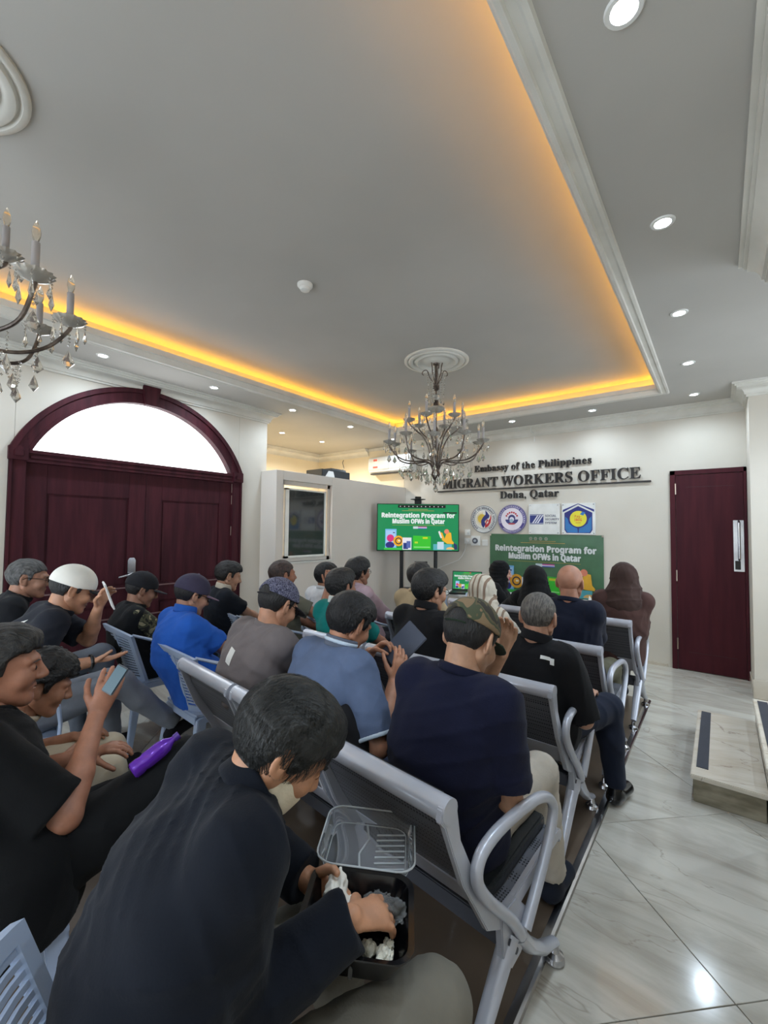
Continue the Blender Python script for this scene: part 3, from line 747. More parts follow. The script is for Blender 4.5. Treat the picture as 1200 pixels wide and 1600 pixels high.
A = Art(e); A.rect(-.185, -.068, -.005, .062, (42, 54, 124))
for q in (0, 1, 2):
    A.poly([(-.155+q*.032, -.055), (-.137+q*.032, -.055), (-.067+q*.032, .050), (-.085+q*.032, .050)], (226, 228, 236))
A.rect(-.185, .048, -.005, .053, (226, 228, 236)); A.rect(-.185, -.058, -.005, -.053, (226, 228, 236))
for i, s_ in enumerate(('SOCIAL', 'SECURITY', 'SYSTEM')):
    A.text(s_, .015, .015+(.145, .180, .150)[i], .028-.046*i, .038, (70, 76, 104))
A.done()
for x in (-.18, .18):
    for z in (-.18, .18): MB().lathe([(.007, 0), (.007, .004), (.001, .005)], 10, T=Matrix.Rotation(math.pi/2, 4, 'X')).build('standoff', M['chrome'], t).location = (x, -.018, z)
t = emblem('square_emblem', 'square plate with blue house, cupped hands and yellow disc, rightmost emblem', -1.40)
MB().box((-.198, -.018, -.198), (.198, 0, .198)).build('acrylic_plate', M['white_plastic'], t, bevel=.002); e = bpy.data.objects.new('emblem_print', None); link(e); e.parent = t; e.location = (0, -.0185, 0)
A = Art(e); A.poly([(-.185, .085), (0, .185), (.185, .085), (.185, .115), (0, .205-.012), (-.185, .115)], (46, 52, 128))
A.poly([(-.165, .075), (0, .16), (.165, .075), (.165, -.14), (.14, -.18), (-.14, -.18), (-.165, -.14)], (38, 44, 122))
A.poly([(-.155, .03), (-.125, .0), (-.11, -.06), (-.06, -.10), (-.01, -.12), (-.005, -.175), (-.13, -.172), (-.155, -.13)], (52, 120, 184))
A.poly([(.155, .03), (.125, .0), (.11, -.06), (.06, -.10), (.01, -.12), (.005, -.175), (.13, -.172), (.155, -.13)], (52, 120, 184))
A.disc(0, -.0, .10, (232, 222, 60), 36); A.poly([(.02, .055), (.05, .09), (.085, .08), (.06, .04)], (52, 120, 184))
A.text('Pag-', -.045, .035, .015, .045, (220, 120, 50)); A.text('IBIG', -.045, .045, -.03, .045, (216, 60, 50)); A.rect(-.03, -.055, .03, -.045, (216, 150, 50)); A.done()
for x in (-.18, .18):
    for z in (-.18, .18): MB().lathe([(.007, 0), (.007, .004), (.001, .005)], 10, T=Matrix.Rotation(math.pi/2, 4, 'X')).build('standoff', M['chrome'], t).location = (x, -.018, z)

# ---- switches and controller by the screen
def plate(name, lab, cat, x, z, w, h, d=.012, detail=None):
    t = thing(name, lab, cat, (x, YB, z)); MB().box((-w/2, -d, -h/2), (w/2, 0, h/2)).build('cover_plate', M['white_plastic'], t, bevel=.003)
    if detail == 'rocker': MB().box((-w*.12, -d-.004, -h*.25), (w*.12, -d, h*.25)).build('rocker', M['white_plastic'], t, bevel=.002)
    if detail == 'dial':
        T = Matrix.Rotation(math.pi/2, 4, 'X')
        MB().lathe([(.042, 0), (.042, .012), (.030, .014), (.030, .008), (.001, .008)], 24, T=T).build('dial_ring', flat((90, 94, 104)), t).location = (0, -d, 0)
        MB().lathe([(.018, 0), (.018, .016), (.001, .018)], 16, T=T).build('dial_knob', flat((190, 194, 200)), t).location = (0, -d-.006, 0)
    if detail == 'plug': MB().box((-.018, -d-.03, -.018), (.018, -d, .018)).build('plug', M['white_plastic'], t, bevel=.004)
    return t
plate('wall_socket', 'white wall socket above the round dial beside the screen', 'socket', -2.935, 1.465, .085, .085, detail='plug')
plate('wall_socket', 'lower white double socket left of the round dial', 'socket', -2.93, 1.34, .11, .085, detail='plug')
plate('fan_controller', 'grey square box with a round dial between banner and screen', 'wall control', -2.80, 1.345, .13, .14, .035, 'dial')
plate('light_switch', 'small white light switch at the banner edge', 'switch', -2.66, 1.32, .085, .085, detail='rocker')
c = MB().tube([(-3.08, YB-.01, 1.05), (-3.02, YB-.008, 1.12), (-2.98, YB-.008, 1.2), (-2.955, YB-.008, 1.3)], .004, 6).tube([(-3.5, YB-.01, .6), (-3.45, YB-.01, .9), (-3.2, YB-.01, 1.0), (-3.08, YB-.01, 1.05)], .004, 6).build('power_cable', M['white_plastic'])
tag(c, 'thin white cable drooping from the sockets behind the screen', 'cable')
c = MB().tube([(-1.96, YB-.11, 2.90), (-1.96, YB-.12, 2.82), (-1.95, YB-.01, 2.80), (-1.95, YB-.004, 2.70)], .006, 6).build('cable_stub', M['white_plastic'], smooth=True)
tag(c, 'short white cable hanging from the cornice above the lettering', 'cable')

# ---- split air conditioner
t = thing('air_conditioner', 'white split air conditioner high on the office wall', 'air conditioner', (-4.27, YB, 2.42))
pr = [(0, .0), (0, .29), (-.15, .29), (-.19, .27), (-.205, .20), (-.205, .08), (-.17, .02), (-.12, .0)]
MB().prism(pr, -.43, .43, 'x').build('case', M['white_plastic'], t, bevel=.008)
MB().box((-.40, -.175, -.006), (.40, -.09, .012)).build('air_slot', M['black'], t)
MB().box((-.40, -.208, .035), (.40, -.186, .048), T=None).build('louvre', M['white_plastic'], t)
MB().box((.0, -.208, .06), (.004, -.2052, .27)).build('case_seam', flat((150, 152, 156)), t)
MB().box((-.33, -.2075, .09), (-.21, -.2055, .25)).build('energy_label', flat((240, 236, 230)), t)
MB().box((-.31, -.209, .21), (-.23, -.2076, .245)).box((-.32, -.209, .095), (-.22, -.2076, .125)).build('label_print', flat((214, 90, 70)), t)

# ---- box on the partition
t = thing('stored_printer', 'dark grey printer lying on top of the office partition', 'printer', (-4.42, 4.36, PT), rz=0)
MB().box((-.16, -.30, 0), (.20, .36, .025)).build('base_board', M['black'], t)
MB().box((-.14, -.26, .025), (.18, .30, .13)).prism([(-.14, .13), (.16, .13), (.14, .165), (-.12, .165)], -.05, .25, 'y').build('printer_case', flat((52, 56, 60), .35), t, bevel=.006)
MB().prism([(-.20, .03), (-.02, .03), (-.05, .11), (-.14, .11)], .181, .184, 'x').build('paper_sheet', flat((222, 222, 220)), t)
MB().tube([(.0, .30, .15), (.0, .36, .22), (0, .33, .30), (0, .35, .34)], .005, 6).build('antenna_cable', M['black'], t)

# ---- television on a stand
tvc = Vector((-3.466, 5.289, 1.529)); tvr = -math.radians(-37.74)
t = thing('television', 'wall-size flat television on a black stand showing a green slide', 'television', tvc, rz=YAW)
W_, H_ = 1.174, .665
MB().box((-W_/2-.012, -.005, -H_/2-.014), (W_/2+.012, .05, H_/2+.010)).build('tv_case', M['black_gloss'], t, bevel=.004)
sc_ = bpy.data.objects.new('screen', None); link(sc_); sc_.parent = t; sc_.location = (0, -.006, 0)
slide(sc_, W_, H_, .45, (14, 142, 84)).done('screen_image')
A = Art(sc_, .45); A.z = .012; A.rect(-.25*W_, H_*.425, .34*W_, H_*.49, (14, 16, 18)); A.rect(.31*W_, H_*.31, .48*W_, H_*.335, (14, 18, 18))
for i in range(11): A.disc(-.22*W_+i*.052*W_, H_*.455, .010*W_*.6, (236, 236, 240), 10)
A.done('screen_image')
st_t = thing('television_stand', 'black twin-pole stand under the television', 'stand', (tvc.x, tvc.y, 0), rz=YAW)
for x in (-.23, .27):
    MB().tube([(x, .09, .06), (x, .09, 1.62)], .028, 12).build('pole', M['black'], st_t, smooth=True)
MB().box((-.35, .02, 0), (.39, .16, .06)).box((-.35, -.25, 0), (-.28, .35, .05)).box((.32, -.25, 0), (.39, .35, .05)).build('base', M['black'], st_t, bevel=.005)
MB().box((-.30, .052, 1.35), (.34, .085, 1.60)).build('mount_bracket', M['black'], st_t)
MB().box((-.26, .0, .62), (.30, .20, .64)).build('shelf', M['black'], st_t, bevel=.004)
t = thing('webcam', 'black webcam on a round saucer above the television', 'camera', (tvc.x, tvc.y, tvc.z+H_/2+.012), rz=YAW)
MB().box((-.05, .0, 0), (.05, .04, .05)).build('clip', M['black'], t, bevel=.004)
MB().lathe([(.001, .05), (.06, .052), (.11, .062), (.11, .068), (.05, .072), (.001, .072)], 28, c=(0, .02, 0)).build('saucer', M['black'], t, smooth=True)
MB().box((-.045, -.01, .072), (.045, .04, .105)).build('camera_head', M['black_gloss'], t, bevel=.006)
t = thing('framed_stand', 'small black framed stand standing below the television', 'stand', (-3.32, 5.15, 0), rz=YAW)
MB().box((-.09, 0, .0), (-.075, .012, 1.05)).box((.075, 0, .0), (.09, .012, 1.05)).box((-.09, 0, 1.035), (.09, .012, 1.05)).box((-.09, 0, .80), (.09, .012, .815)).box((-.1, -.1, 0), (.1, .1, .015)).build('frame', M['black'], t)

# ---- front table with laptop
t = thing('front_table', 'white table at the front with laptop and papers', 'table', (-1.75, 4.86, 0))
MB().box((-.95, -.30, .715), (.95, .30, .745)).build('table_top', M['white_plastic'], t, bevel=.006)
for x in (-.9, .9):
    for y in (-.26, .26): MB().tube([(x, y, 0), (x, y, .715)], .018, 10).build('leg', M['grey_metal'], t, smooth=True)
t = thing('laptop', 'open black laptop showing the green slide on the front table', 'laptop', (-2.40, 4.70, .745), rz=math.radians(20))
MB().box((-.18, -.12, 0), (.18, .12, .018)).build('keyboard_base', M['black'], t, bevel=.004)
T = Matrix.Translation((0, .12, .018)) @ Matrix.Rotation(-math.radians(14), 4, 'X')
MB().box((-.18, 0, 0), (.18, .008, .235), T=T).build('lid', M['black'], t, bevel=.002)
s_ = bpy.data.objects.new('screen', None); link(s_); s_.parent = t; s_.matrix_local = Matrix.Translation((0, .12, .018)) @ Matrix.Rotation(-math.radians(14), 4, 'X') @ Matrix.Translation((0, -.001, .12))
slide(s_, .34, .21, .42, (14, 142, 84)).done('screen_image')
t = thing('paper_stack', 'white papers lying on the front table by the black hijab', 'paper', (-1.45, 4.72, .745), rz=.2)
for i in range(4): MB().box((-.15, -.10, .004*i), (.15, .10, .004*i+.003)).build('sheet', M['white_plastic'], t).rotation_euler = (0, 0, .06*i)
t = thing('tissue_box', 'pale box on the right end of the front table', 'box', (-1.02, 4.72, .745), rz=.3)
MB().box((-.09, -.05, 0), (.09, .05, .05)).build('box_body', flat((214, 196, 178)), t, bevel=.004)
MB().prism([(-.03, .05), (.03, .05), (.02, .10), (0, .085), (-.02, .11)], -.005, .005, 'y').build('tissue', M['white_plastic'], t)

# ================================================================ BENCHES
def bench(x0, y0, x1, y1, lab, name='waiting_bench', seats=3, pad=()):
    """(x0,y0) right end and (x1,y1) left end of the back rail; faces the back wall"""
    w = math.hypot(x1-x0, y1-y0); a = math.atan2(y0-y1, x0-x1)
    t = thing(name, lab, 'bench', (x0, y0, 0), rz=a)
    sw = w/seats
    # side profile (y forward, z)
    prof = [(.0, .80), (.03, .70), (.085, .60), (.15, .50), (.20, .42), (.26, .385), (.34, .385), (.50, .41), (.66, .425)]
    for s in range(seats):
        xa, xb = -s*sw-.012, -(s+1)*sw+.012; xm = (xa+xb)/2
        bk = bpy.data.objects.new('seat_unit', None); link(bk); bk.parent = t; bk.location = (xm, 0, 0)
        hw = (xa-xb)/2
        # perforated shell
        V = []; Q = []; n = len(prof); NP = []
        for i, (y, z) in enumerate(prof): NP.append((y, z))
        b = MB()
        def sheet(i0, i1, x_, off, th):
            V = []; F = []
            m_ = i1-i0+1
            for k_, o_ in ((0, off), (1, off+th)):
                for i in range(i0, i1+1):
                    y, z = prof[i]; ya, za = prof[max(i-1, 0)]; yb, zb = prof[min(i+1, n-1)]
                    l_ = math.hypot(yb-ya, zb-za); ny, nz = -(zb-za)/l_, (yb-ya)/l_
                    for x in (-x_, x_): V.append((x, y+ny*o_, z+nz*o_))
            for i in range(m_-1):
                a_ = 2*i; F.append((a_, a_+1, a_+3, a_+2)); c_ = a_+2*m_; F.append((c_, c_+2, c_+3, c_+1))
                F.append((a_, a_+2, c_+2, c_)); F.append((a_+1, c_+1, c_+3, a_+3))
            F.append((0, 2*m_, 2*m_+1, 1)); e_ = 2*(m_-1); F.append((e_, e_+1, e_+1+2*m_, e_+2*m_))
            return V, F
        V, F = sheet(0, 4, hw-.02, 0, .006); b.add(V, F)
        b.build('backrest_panel', M['perf'], bk, smooth=True)
        V, F = sheet(4, n-1, hw-.02, 0, .006); MB().add(V, F).build('seat_panel', M['perf'], bk, smooth=True)
        V, F = sheet(3, 5, hw-.021, -.004, .004); MB().add(V, F).build('lower_panel', M['grey_metal'], bk, smooth=True)
        if s in pad:
            V, F = sheet(0, 4, hw-.05, .007, .035); MB().add(V, F).build('back_pad', M['black_pad'], bk, smooth=True, bevel=.008)
            V, F = sheet(4, n-1, hw-.05, .007, .04); MB().add(V, F).build('seat_pad', M['black_pad'], bk, smooth=True, bevel=.008)
        # back rail: rolled top edge
        pts = []
        rp_ = [(.030*math.cos(an)-.012, .030*math.sin(an)+.795) for an in [math.radians(-20+i*22) for i in range(11)]]
        poly_ = rp_+[(p[0]*.0-.012+.022*math.cos(an), .795+.022*math.sin(an)) for p, an in zip(rp_[::-1], [math.radians(200-i*22) for i in range(11)])]
        MB().tube([(-hw, -.008, .80), (hw, -.008, .80)], .031, 18).build('top_rail', M['grey_metal'], bk, smooth=True)
        # cast side frames with the curled head
        for sx in (-1, 1):
            pf = []; pb_ = []
            for i, (y, z) in enumerate(prof):
                ya, za = prof[max(i-1, 0)]; yb, zb = prof[min(i+1, n-1)]; l_ = math.hypot(yb-ya, zb-za); ny, nz = -(zb-za)/l_, (yb-ya)/l_
                wd = .036 if 2 <= i <= 6 else .026
                pf.append((y+ny*.014, z+nz*.014)); pb_.append((y-ny*wd, z-nz*wd))
            outline = [(.022, .815), (-.008, .834), (-.038, .815), (-.044, .785), (-.026, .765)]+[]
            ol = pf[1:] + [(.685, .425), (.69, .40), (.67, .385)] + pb_[1:][::-1] + outline[::-1]
            x = sx*(hw-.012)
            MB().prism(ol, x-.010, x+.010, 'x').build('side_frame', M['grey_metal'], bk, bevel=.003)
    # beam, legs, arms
    MB().box((-w+.05, .29, .255), (-.05, .37, .315)).build('beam', M['dark_mesh'], t, bevel=.004)
    for i, x in enumerate((-.10 if False else -.02, -w+.02)):
        lg = bpy.data.objects.new('leg', None); link(lg); lg.parent = t; lg.location = (x, 0, 0)
        b = MB()
        b.prism([(.24, .40), (.33, .40), (.40, .33), (.42, .27), (.36, .22), (.30, .21), (.25, .27)], -.012, .012, 'x')
        b.build('bracket_plate', M['grey_metal'], lg, bevel=.004)
        b = MB()
        b.tube([(0, .31, .30), (0, .25, .24), (0, .15, .14), (0, .07, .06)], [.030, .028, .024, .020], 12, flat=.75)
        b.build('rear_leg', M['grey_metal'], lg, smooth=True)
        b = MB()
        b.tube([(0, .35, .28), (0, .42, .20), (0, .52, .12), (0, .63, .07)], [.034, .032, .026, .020], 12, flat=.7)
        b.build('front_leg', M['grey_metal'], lg, smooth=True)
        for y in (.05, .635):
            MB().lathe([(.001, .0), (.030, .0), (.034, .008), (.030, .024), (.016, .034), (.010, .06), (.001, .062)], 20, c=(0, y, 0)).build('foot', M['chrome'], lg, smooth=True)
        for (y, z) in ((.285, .30), (.325, .25), (.30, .35), (.375, .25)):
            MB().tube([(-.016, y, z), (.016, y, z)], .009, 10).build('bolt', M['dark_mesh'], lg)
        # arm loop
        A0 = [(.33, .30), (.27, .38), (.16, .49), (.095, .57), (.085, .62), (.12, .655), (.22, .668), (.40, .655), (.50, .628), (.555, .585), (.56, .54), (.52, .47), (.44, .38), (.36, .30)]
        sg = 1 if i == 0 else -1
        MB().tube(curve([(sg*.026, y, z) for y, z in A0], 4), .017, 12).build('armrest', M['grey_metal'], lg, smooth=True)
    return t
bench(-.525, .985, -2.20, 1.165, 'silver-grey perforated bench nearest the camera, behind the man in navy', pad=(0, 1))
bench(-.56, 1.967, -2.20, 2.00, 'grey metal bench behind the man with the shaved head, second row', pad=())
bench(-.535, 2.80, -2.16, 2.84, 'grey metal bench behind the bald man, third row', pad=())
bench(-.52, 3.765, -2.12, 3.80, 'grey metal bench behind the woman in the brown hijab, front row', pad=())

# ================================================================ PLASTIC CHAIRS
def plastic_chair(x, y, rz, lab, arms=True, proto={}):
    if arms in proto:
        r = dup_tree(proto[arms], (x, y, 0), rz); r['label'] = lab; return r
    t = thing('plastic_chair', lab, 'chair', (x, y, 0), rz=rz, group='pale plastic chairs')
    def B(s, q):
        hw = .195+(.262-.195)*q
        return Vector((s*hw, -.20-.13*q+.075*s*s, .42+.40*q-.05*q*s*s))
    def patch(b, s0, s1, q0, q1, ns=8, nq=6, th=.009):
        V = []; F = []
        for k in (0, 1):
            for i in range(ns+1):
                for j in range(nq+1):
                    p = B(s0+(s1-s0)*i/ns, q0+(q1-q0)*j/nq); V.append((p.x, p.y-th/2+th*k, p.z))
        m = (ns+1)*(nq+1)
        for i in range(ns):
            for j in range(nq):
                a = i*(nq+1)+j; c = a+nq+1; F += [(a, c, c+1, a+1), (m+a, m+a+1, m+c+1, m+c)]
        for i in range(ns):
            a = i*(nq+1); c = a+nq+1; F.append((a, m+a, m+c, c)); a += nq; c += nq; F.append((a, c, m+c, m+a))
        for j in range(nq):
            a = j; F.append((a, a+1, m+a+1, m+a)); a = ns*(nq+1)+j; F.append((a, m+a, m+a+1, a+1))
        b.add(V, F)
    bk = MB()
    patch(bk, -1, 1, .92, 1., 16, 2, .02); patch(bk, -1, 1, 0, .12, 14, 2, .014)
    patch(bk, -1, -.88, 0, 1, 2, 10, .02); patch(bk, .88, 1, 0, 1, 2, 10, .02)
    patch(bk, -.42, -.30, .1, .95, 2, 8, .012); patch(bk, .30, .42, .1, .95, 2, 8, .012)
    bk.build('backrest_frame', M['chair_plastic'], t, smooth=True)
    sl = MB()
    for k in range(15):
        q = .15+k*.052
        for s0, s1 in ((-.9, -.40), (.40, .9)): patch(sl, s0, s1, q, q+.028, 3, 1, .008)
    for k in range(15):
        q = .15+k*.052; patch(sl, -.31, .31, q, q+.028, 4, 1, .008)
    o = sl.build('back_slats', M['chair_plastic'], t, smooth=True); o['kind'] = 'stuff'
    s_ = MB(); n = 10; V = []; F = []
    for k in (0, 1):
        for i in range(n+1):
            for j in range(n+1):
                u = -1+2*i/n; v = j/n; hw = .20+.03*v
                V.append((u*hw, -.21+.43*v, .425+.012*u*u+.015*v-.010*math.sin(v*math.pi)-.012*k-(.03*max(0, v-.85)/.15 if v > .85 else 0)))
    m = (n+1)**2
    for i in range(n):
        for j in range(n):
            a = i*(n+1)+j; c = a+n+1; F += [(a, c, c+1, a+1), (m+a, m+a+1, m+c+1, m+c)]
    for i in range(n):
        a = i*(n+1); c = a+n+1; F.append((a, m+a, m+c, c)); F.append((a+n, c+n, m+c+n, m+a+n))
        F.append((i, i+1, m+i+1, m+i)); F.append((n*(n+1)+i, m+n*(n+1)+i, m+n*(n+1)+i+1, n*(n+1)+i+1))
    s_.add(V, F).build('seat', M['chair_plastic'], t, smooth=True)
    MB().box((-.19, -.215, .375), (.19, -.195, .42)).box((-.215, .205, .385), (.215, .222, .42)).box((-.215, -.2, .385), (-.195, .21, .42)).box((.195, -.2, .385), (.215, .21, .42)).build('apron', M['chair_plastic'], t, bevel=.003)
    for sx_ in (-1, 1):
        for (y0_, y1_) in ((-.185, -.245), (.19, .235)):
            b = MB()
            T0 = [(sx_*.165, y0_-.025), (sx_*.215, y0_-.025), (sx_*.215, y0_+.03), (sx_*.165, y0_+.03)]
            T1 = [(sx_*.215, y1_-.016), (sx_*.250, y1_-.016), (sx_*.250, y1_+.016), (sx_*.215, y1_+.016)]
            b.add([(x_, y_, .41) for x_, y_ in T0]+[(x_, y_, 0) for x_, y_ in T1], [(0, 1, 2, 3), (7, 6, 5, 4), (0, 4, 5, 1), (1, 5, 6, 2), (2, 6, 7, 3), (3, 7, 4, 0)])
            b.build('leg', M['chair_plastic'], t, bevel=.004)
        # low arm rest
        if arms: MB().tube([(sx_*.252, -.25, .775), (sx_*.272, -.14, .73), (sx_*.285, .0, .685), (sx_*.285, .12, .655), (sx_*.27, .19, .60), (sx_*.245, .205, .50), (sx_*.235, .20, .40)], [.014, .018, .021, .021, .019, .016, .015], 10, flat=.55).build('armrest', M['chair_plastic'], t, smooth=True)
    proto[arms] = t; return t

# ================================================================ CHANDELIERS
def drop_mesh(b, c, r, h, n=6):
    x, y, z = c; V = [(x, y, z)]+[(x+r*.55*math.cos(2*math.pi*k/n), y+r*.55*math.sin(2*math.pi*k/n), z-h*.35) for k in range(n)]+[(x+r*math.cos(2*math.pi*(k+.5)/n), y+r*math.sin(2*math.pi*(k+.5)/n), z-h*.68) for k in range(n)]+[(x, y, z-h)]
    F = [(0, 1+(k+1) % n, 1+k) for k in range(n)]+[(1+k, 1+(k+1) % n, 1+n+k) for k in range(n)]+[(1+(k+1) % n, 1+n+(k+1) % n, 1+n+k) for k in range(n)]+[(2*n+1, 1+n+k, 1+n+(k+1) % n) for k in range(n)]
    b.add(V, F)
def bead(b, c, r):
    x, y, z = c; b.add([(x, y, z+r), (x+r, y, z), (x, y+r, z), (x-r, y, z), (x, y-r, z), (x, y, z-r)], [(0, 1, 2), (0, 2, 3), (0, 3, 4), (0, 4, 1), (5, 2, 1), (5, 3, 2), (5, 4, 3), (5, 1, 4)])
def chandelier(x, y, lab, rot):
    t = thing('crystal_chandelier', lab, 'chandelier', (x, y, ZU-.02), rz=rot)
    # everything below is relative to the ceiling point; body 1.15 m long
    sh = MB(); sh.lathe([(.001, 0), (.035, 0), (.03, -.02), (.008, -.03), (.007, -.20), (.03, -.22), (.032, -.25), (.008, -.27), (.008, -.34), (.022, -.36), (.026, -.40), (.010, -.42), (.008, -.60), (.025, -.63), (.028, -.66), (.008, -.68), (.008, -.98), (.035, -1.02), (.045, -1.05), (.03, -1.08), (.008, -1.11), (.001, -1.14)], 16)
    sh.build('stem', M['bronze'], t, smooth=True)
    MB().lathe([(.012, -.43), (.05, -.415), (.075, -.425), (.078, -.44), (.05, -.465), (.012, -.47)], 24, ripple=.05).build('glass_bobeche', M['pan_glass'], t, smooth=True)
    MB().lathe([(.010, -.30), (.030, -.31), (.036, -.335), (.02, -.36), (.01, -.365)], 16).build('glass_ball', M['pan_glass'], t, smooth=True)
    # crown of scrolled leaves near the ceiling
    for k in range(6):
        a = 2*math.pi*k/6; ca, sa = math.cos(a), math.sin(a)
        P = [(.012, -.24), (.03, -.18), (.065, -.13), (.08, -.08), (.10, -.055), (.13, -.06), (.14, -.085), (.125, -.10)] if k % 2 else [(.012, -.24), (.02, -.17), (.045, -.11), (.05, -.05), (.06, -.01)]
        MB().tube(curve([(r_*ca, r_*sa, z_) for r_, z_ in P], 4), .005, 6).build('crown_scroll', M['bronze'], t, smooth=True)
    beads = MB()
    for k in range(6):
        a = 2*math.pi*(k+.5)/6; ca, sa = math.cos(a), math.sin(a)
        for i in range(11):
            bead(beads, (.085*ca*(1-.02*i), .085*sa*(1-.02*i), -.10-.022*i), .007)
        drop_mesh(beads, (.07*ca, .07*sa, -.345), .011, .06)
    def arm(R, z0, zc, a, low):
        ca, sa = math.cos(a), math.sin(a)
        am = bpy.data.objects.new('candle_arm', None); link(am); am.parent = t; am.rotation_euler = (0, 0, a)
        if low: P = [(.02, -1.04), (.05, -.96), (.10, -.93), (.20, -.935), (.30, -.925), (.38, -.88), (R, zc-.03), (R, zc-.0)]
        else: P = [(.02, -1.02), (.045, -.92), (.07, -.80), (.12, -.70), (.19, -.64), (R, zc-.03), (R, zc)]
        MB().tube(curve([(r_, 0, z_) for r_, z_ in P], 5), .007, 8).build('arm_tube', M['bronze'], am, smooth=True)
        MB().lathe([(.006, zc-.02), (.018, zc-.015), (.040, zc-.004), (.056, zc+.012), (.052, zc+.014), (.030, zc+.004), (.014, zc+.002)], 28, c=(R, 0, 0), ripple=.07, rn=14).build('drip_pan', M['pan_glass'], am, smooth=True)
        MB().lathe([(.016, zc+.002), (.017, zc+.02), (.012, zc+.03), (.012, zc+.115), (.009, zc+.117), (.001, zc+.117)], 14, c=(R, 0, 0)).build('candle_sleeve', M['candle'], am, smooth=True)
        MB().lathe([(.007, zc+.117), (.012, zc+.135), (.0135, zc+.148), (.010, zc+.168), (.004, zc+.184), (.001, zc+.19)], 12, c=(R, 0, 0)).build('bulb', M['bulb'], am, smooth=True)
        dr = MB()
        for k in range(6):
            an = 2*math.pi*k/6; px_, py_ = R+.050*math.cos(an), .050*math.sin(an)
            bead(dr, (px_, py_, zc-.004), .005); bead(dr, (px_, py_, zc-.015), .005)
            drop_mesh(dr, (px_, py_, zc-.022), .009, .055+.02*(k % 2))
        if low:
            for i in range(4): bead(dr, (R, 0, zc-.05-.014*i), .006)
            for rr_, z_, L_ in ((.34, -.915, 5), (.24, -.935, 6), (.14, -.935, 4)):
                for i in range(L_): bead(dr, (rr_, .0, z_-.014*(i+1)), .0055)
                drop_mesh(dr, (rr_, 0, z_-.014*(L_+1)), .016, .065, 7)
            drop_mesh(dr, (R, 0, zc-.11), .022, .075, 8)
        else:
            for i in range(9): bead(dr, (R*.45, 0, zc-.16-.014*i), .0055)
            drop_mesh(dr, (R*.45, 0, zc-.29), .016, .07, 7)
            for i in range(6): bead(dr, (R*.8, 0, zc-.07-.014*i), .005)
            drop_mesh(dr, (R*.8, 0, zc-.16), .018, .06, 8)
        dr.build('crystal_drops', M['crystal'], am)['kind'] = 'stuff'
    for k in range(10):
        arm(.44-.02*(k % 2), 0, -.77+.03*(k % 2), 2*math.pi*k/10, True)
    for k in range(6):
        arm(.25, 0, -.55, 2*math.pi*(k+.5)/6, False)
    # garlands between the lower arms and the bottom spray
    for k in range(10):
        a0, a1 = 2*math.pi*k/10, 2*math.pi*(k+1)/10
        for i in range(1, 12):
            f = i/12; a = a0+(a1-a0)*f; r = .30; bead(beads, (r*math.cos(a), r*math.sin(a), -.95-.07*math.sin(math.pi*f)), .006)
        am_ = (a0+a1)/2
        drop_mesh(beads, (.30*math.cos(am_), .30*math.sin(am_), -1.03), .016, .065, 7)
        for i in range(1, 16):
            f = i/16; r = .07+(.25-.07)*f; bead(beads, (r*math.cos(a0), r*math.sin(a0), -.45-.14*f-.05*math.sin(math.pi*f)), .0045)
        drop_mesh(beads, (.17*math.cos(a0), .17*math.sin(a0), -1.0), .014, .10, 6)
        drop_mesh(beads, (.09*math.cos(a0+.2), .09*math.sin(a0+.2), -1.06), .014, .09, 6)
    drop_mesh(beads, (0, 0, -1.13), .026, .09, 8)
    o = beads.build('crystal_garlands', M['crystal'], t); o['kind'] = 'stuff'
    return t
chandelier(-2.07, 3.45, 'crystal chandelier with many candle arms hanging above the audience', .2)
chandelier(-2.10, .13, 'large crystal chandelier cut off by the left edge of the picture', math.radians(3))
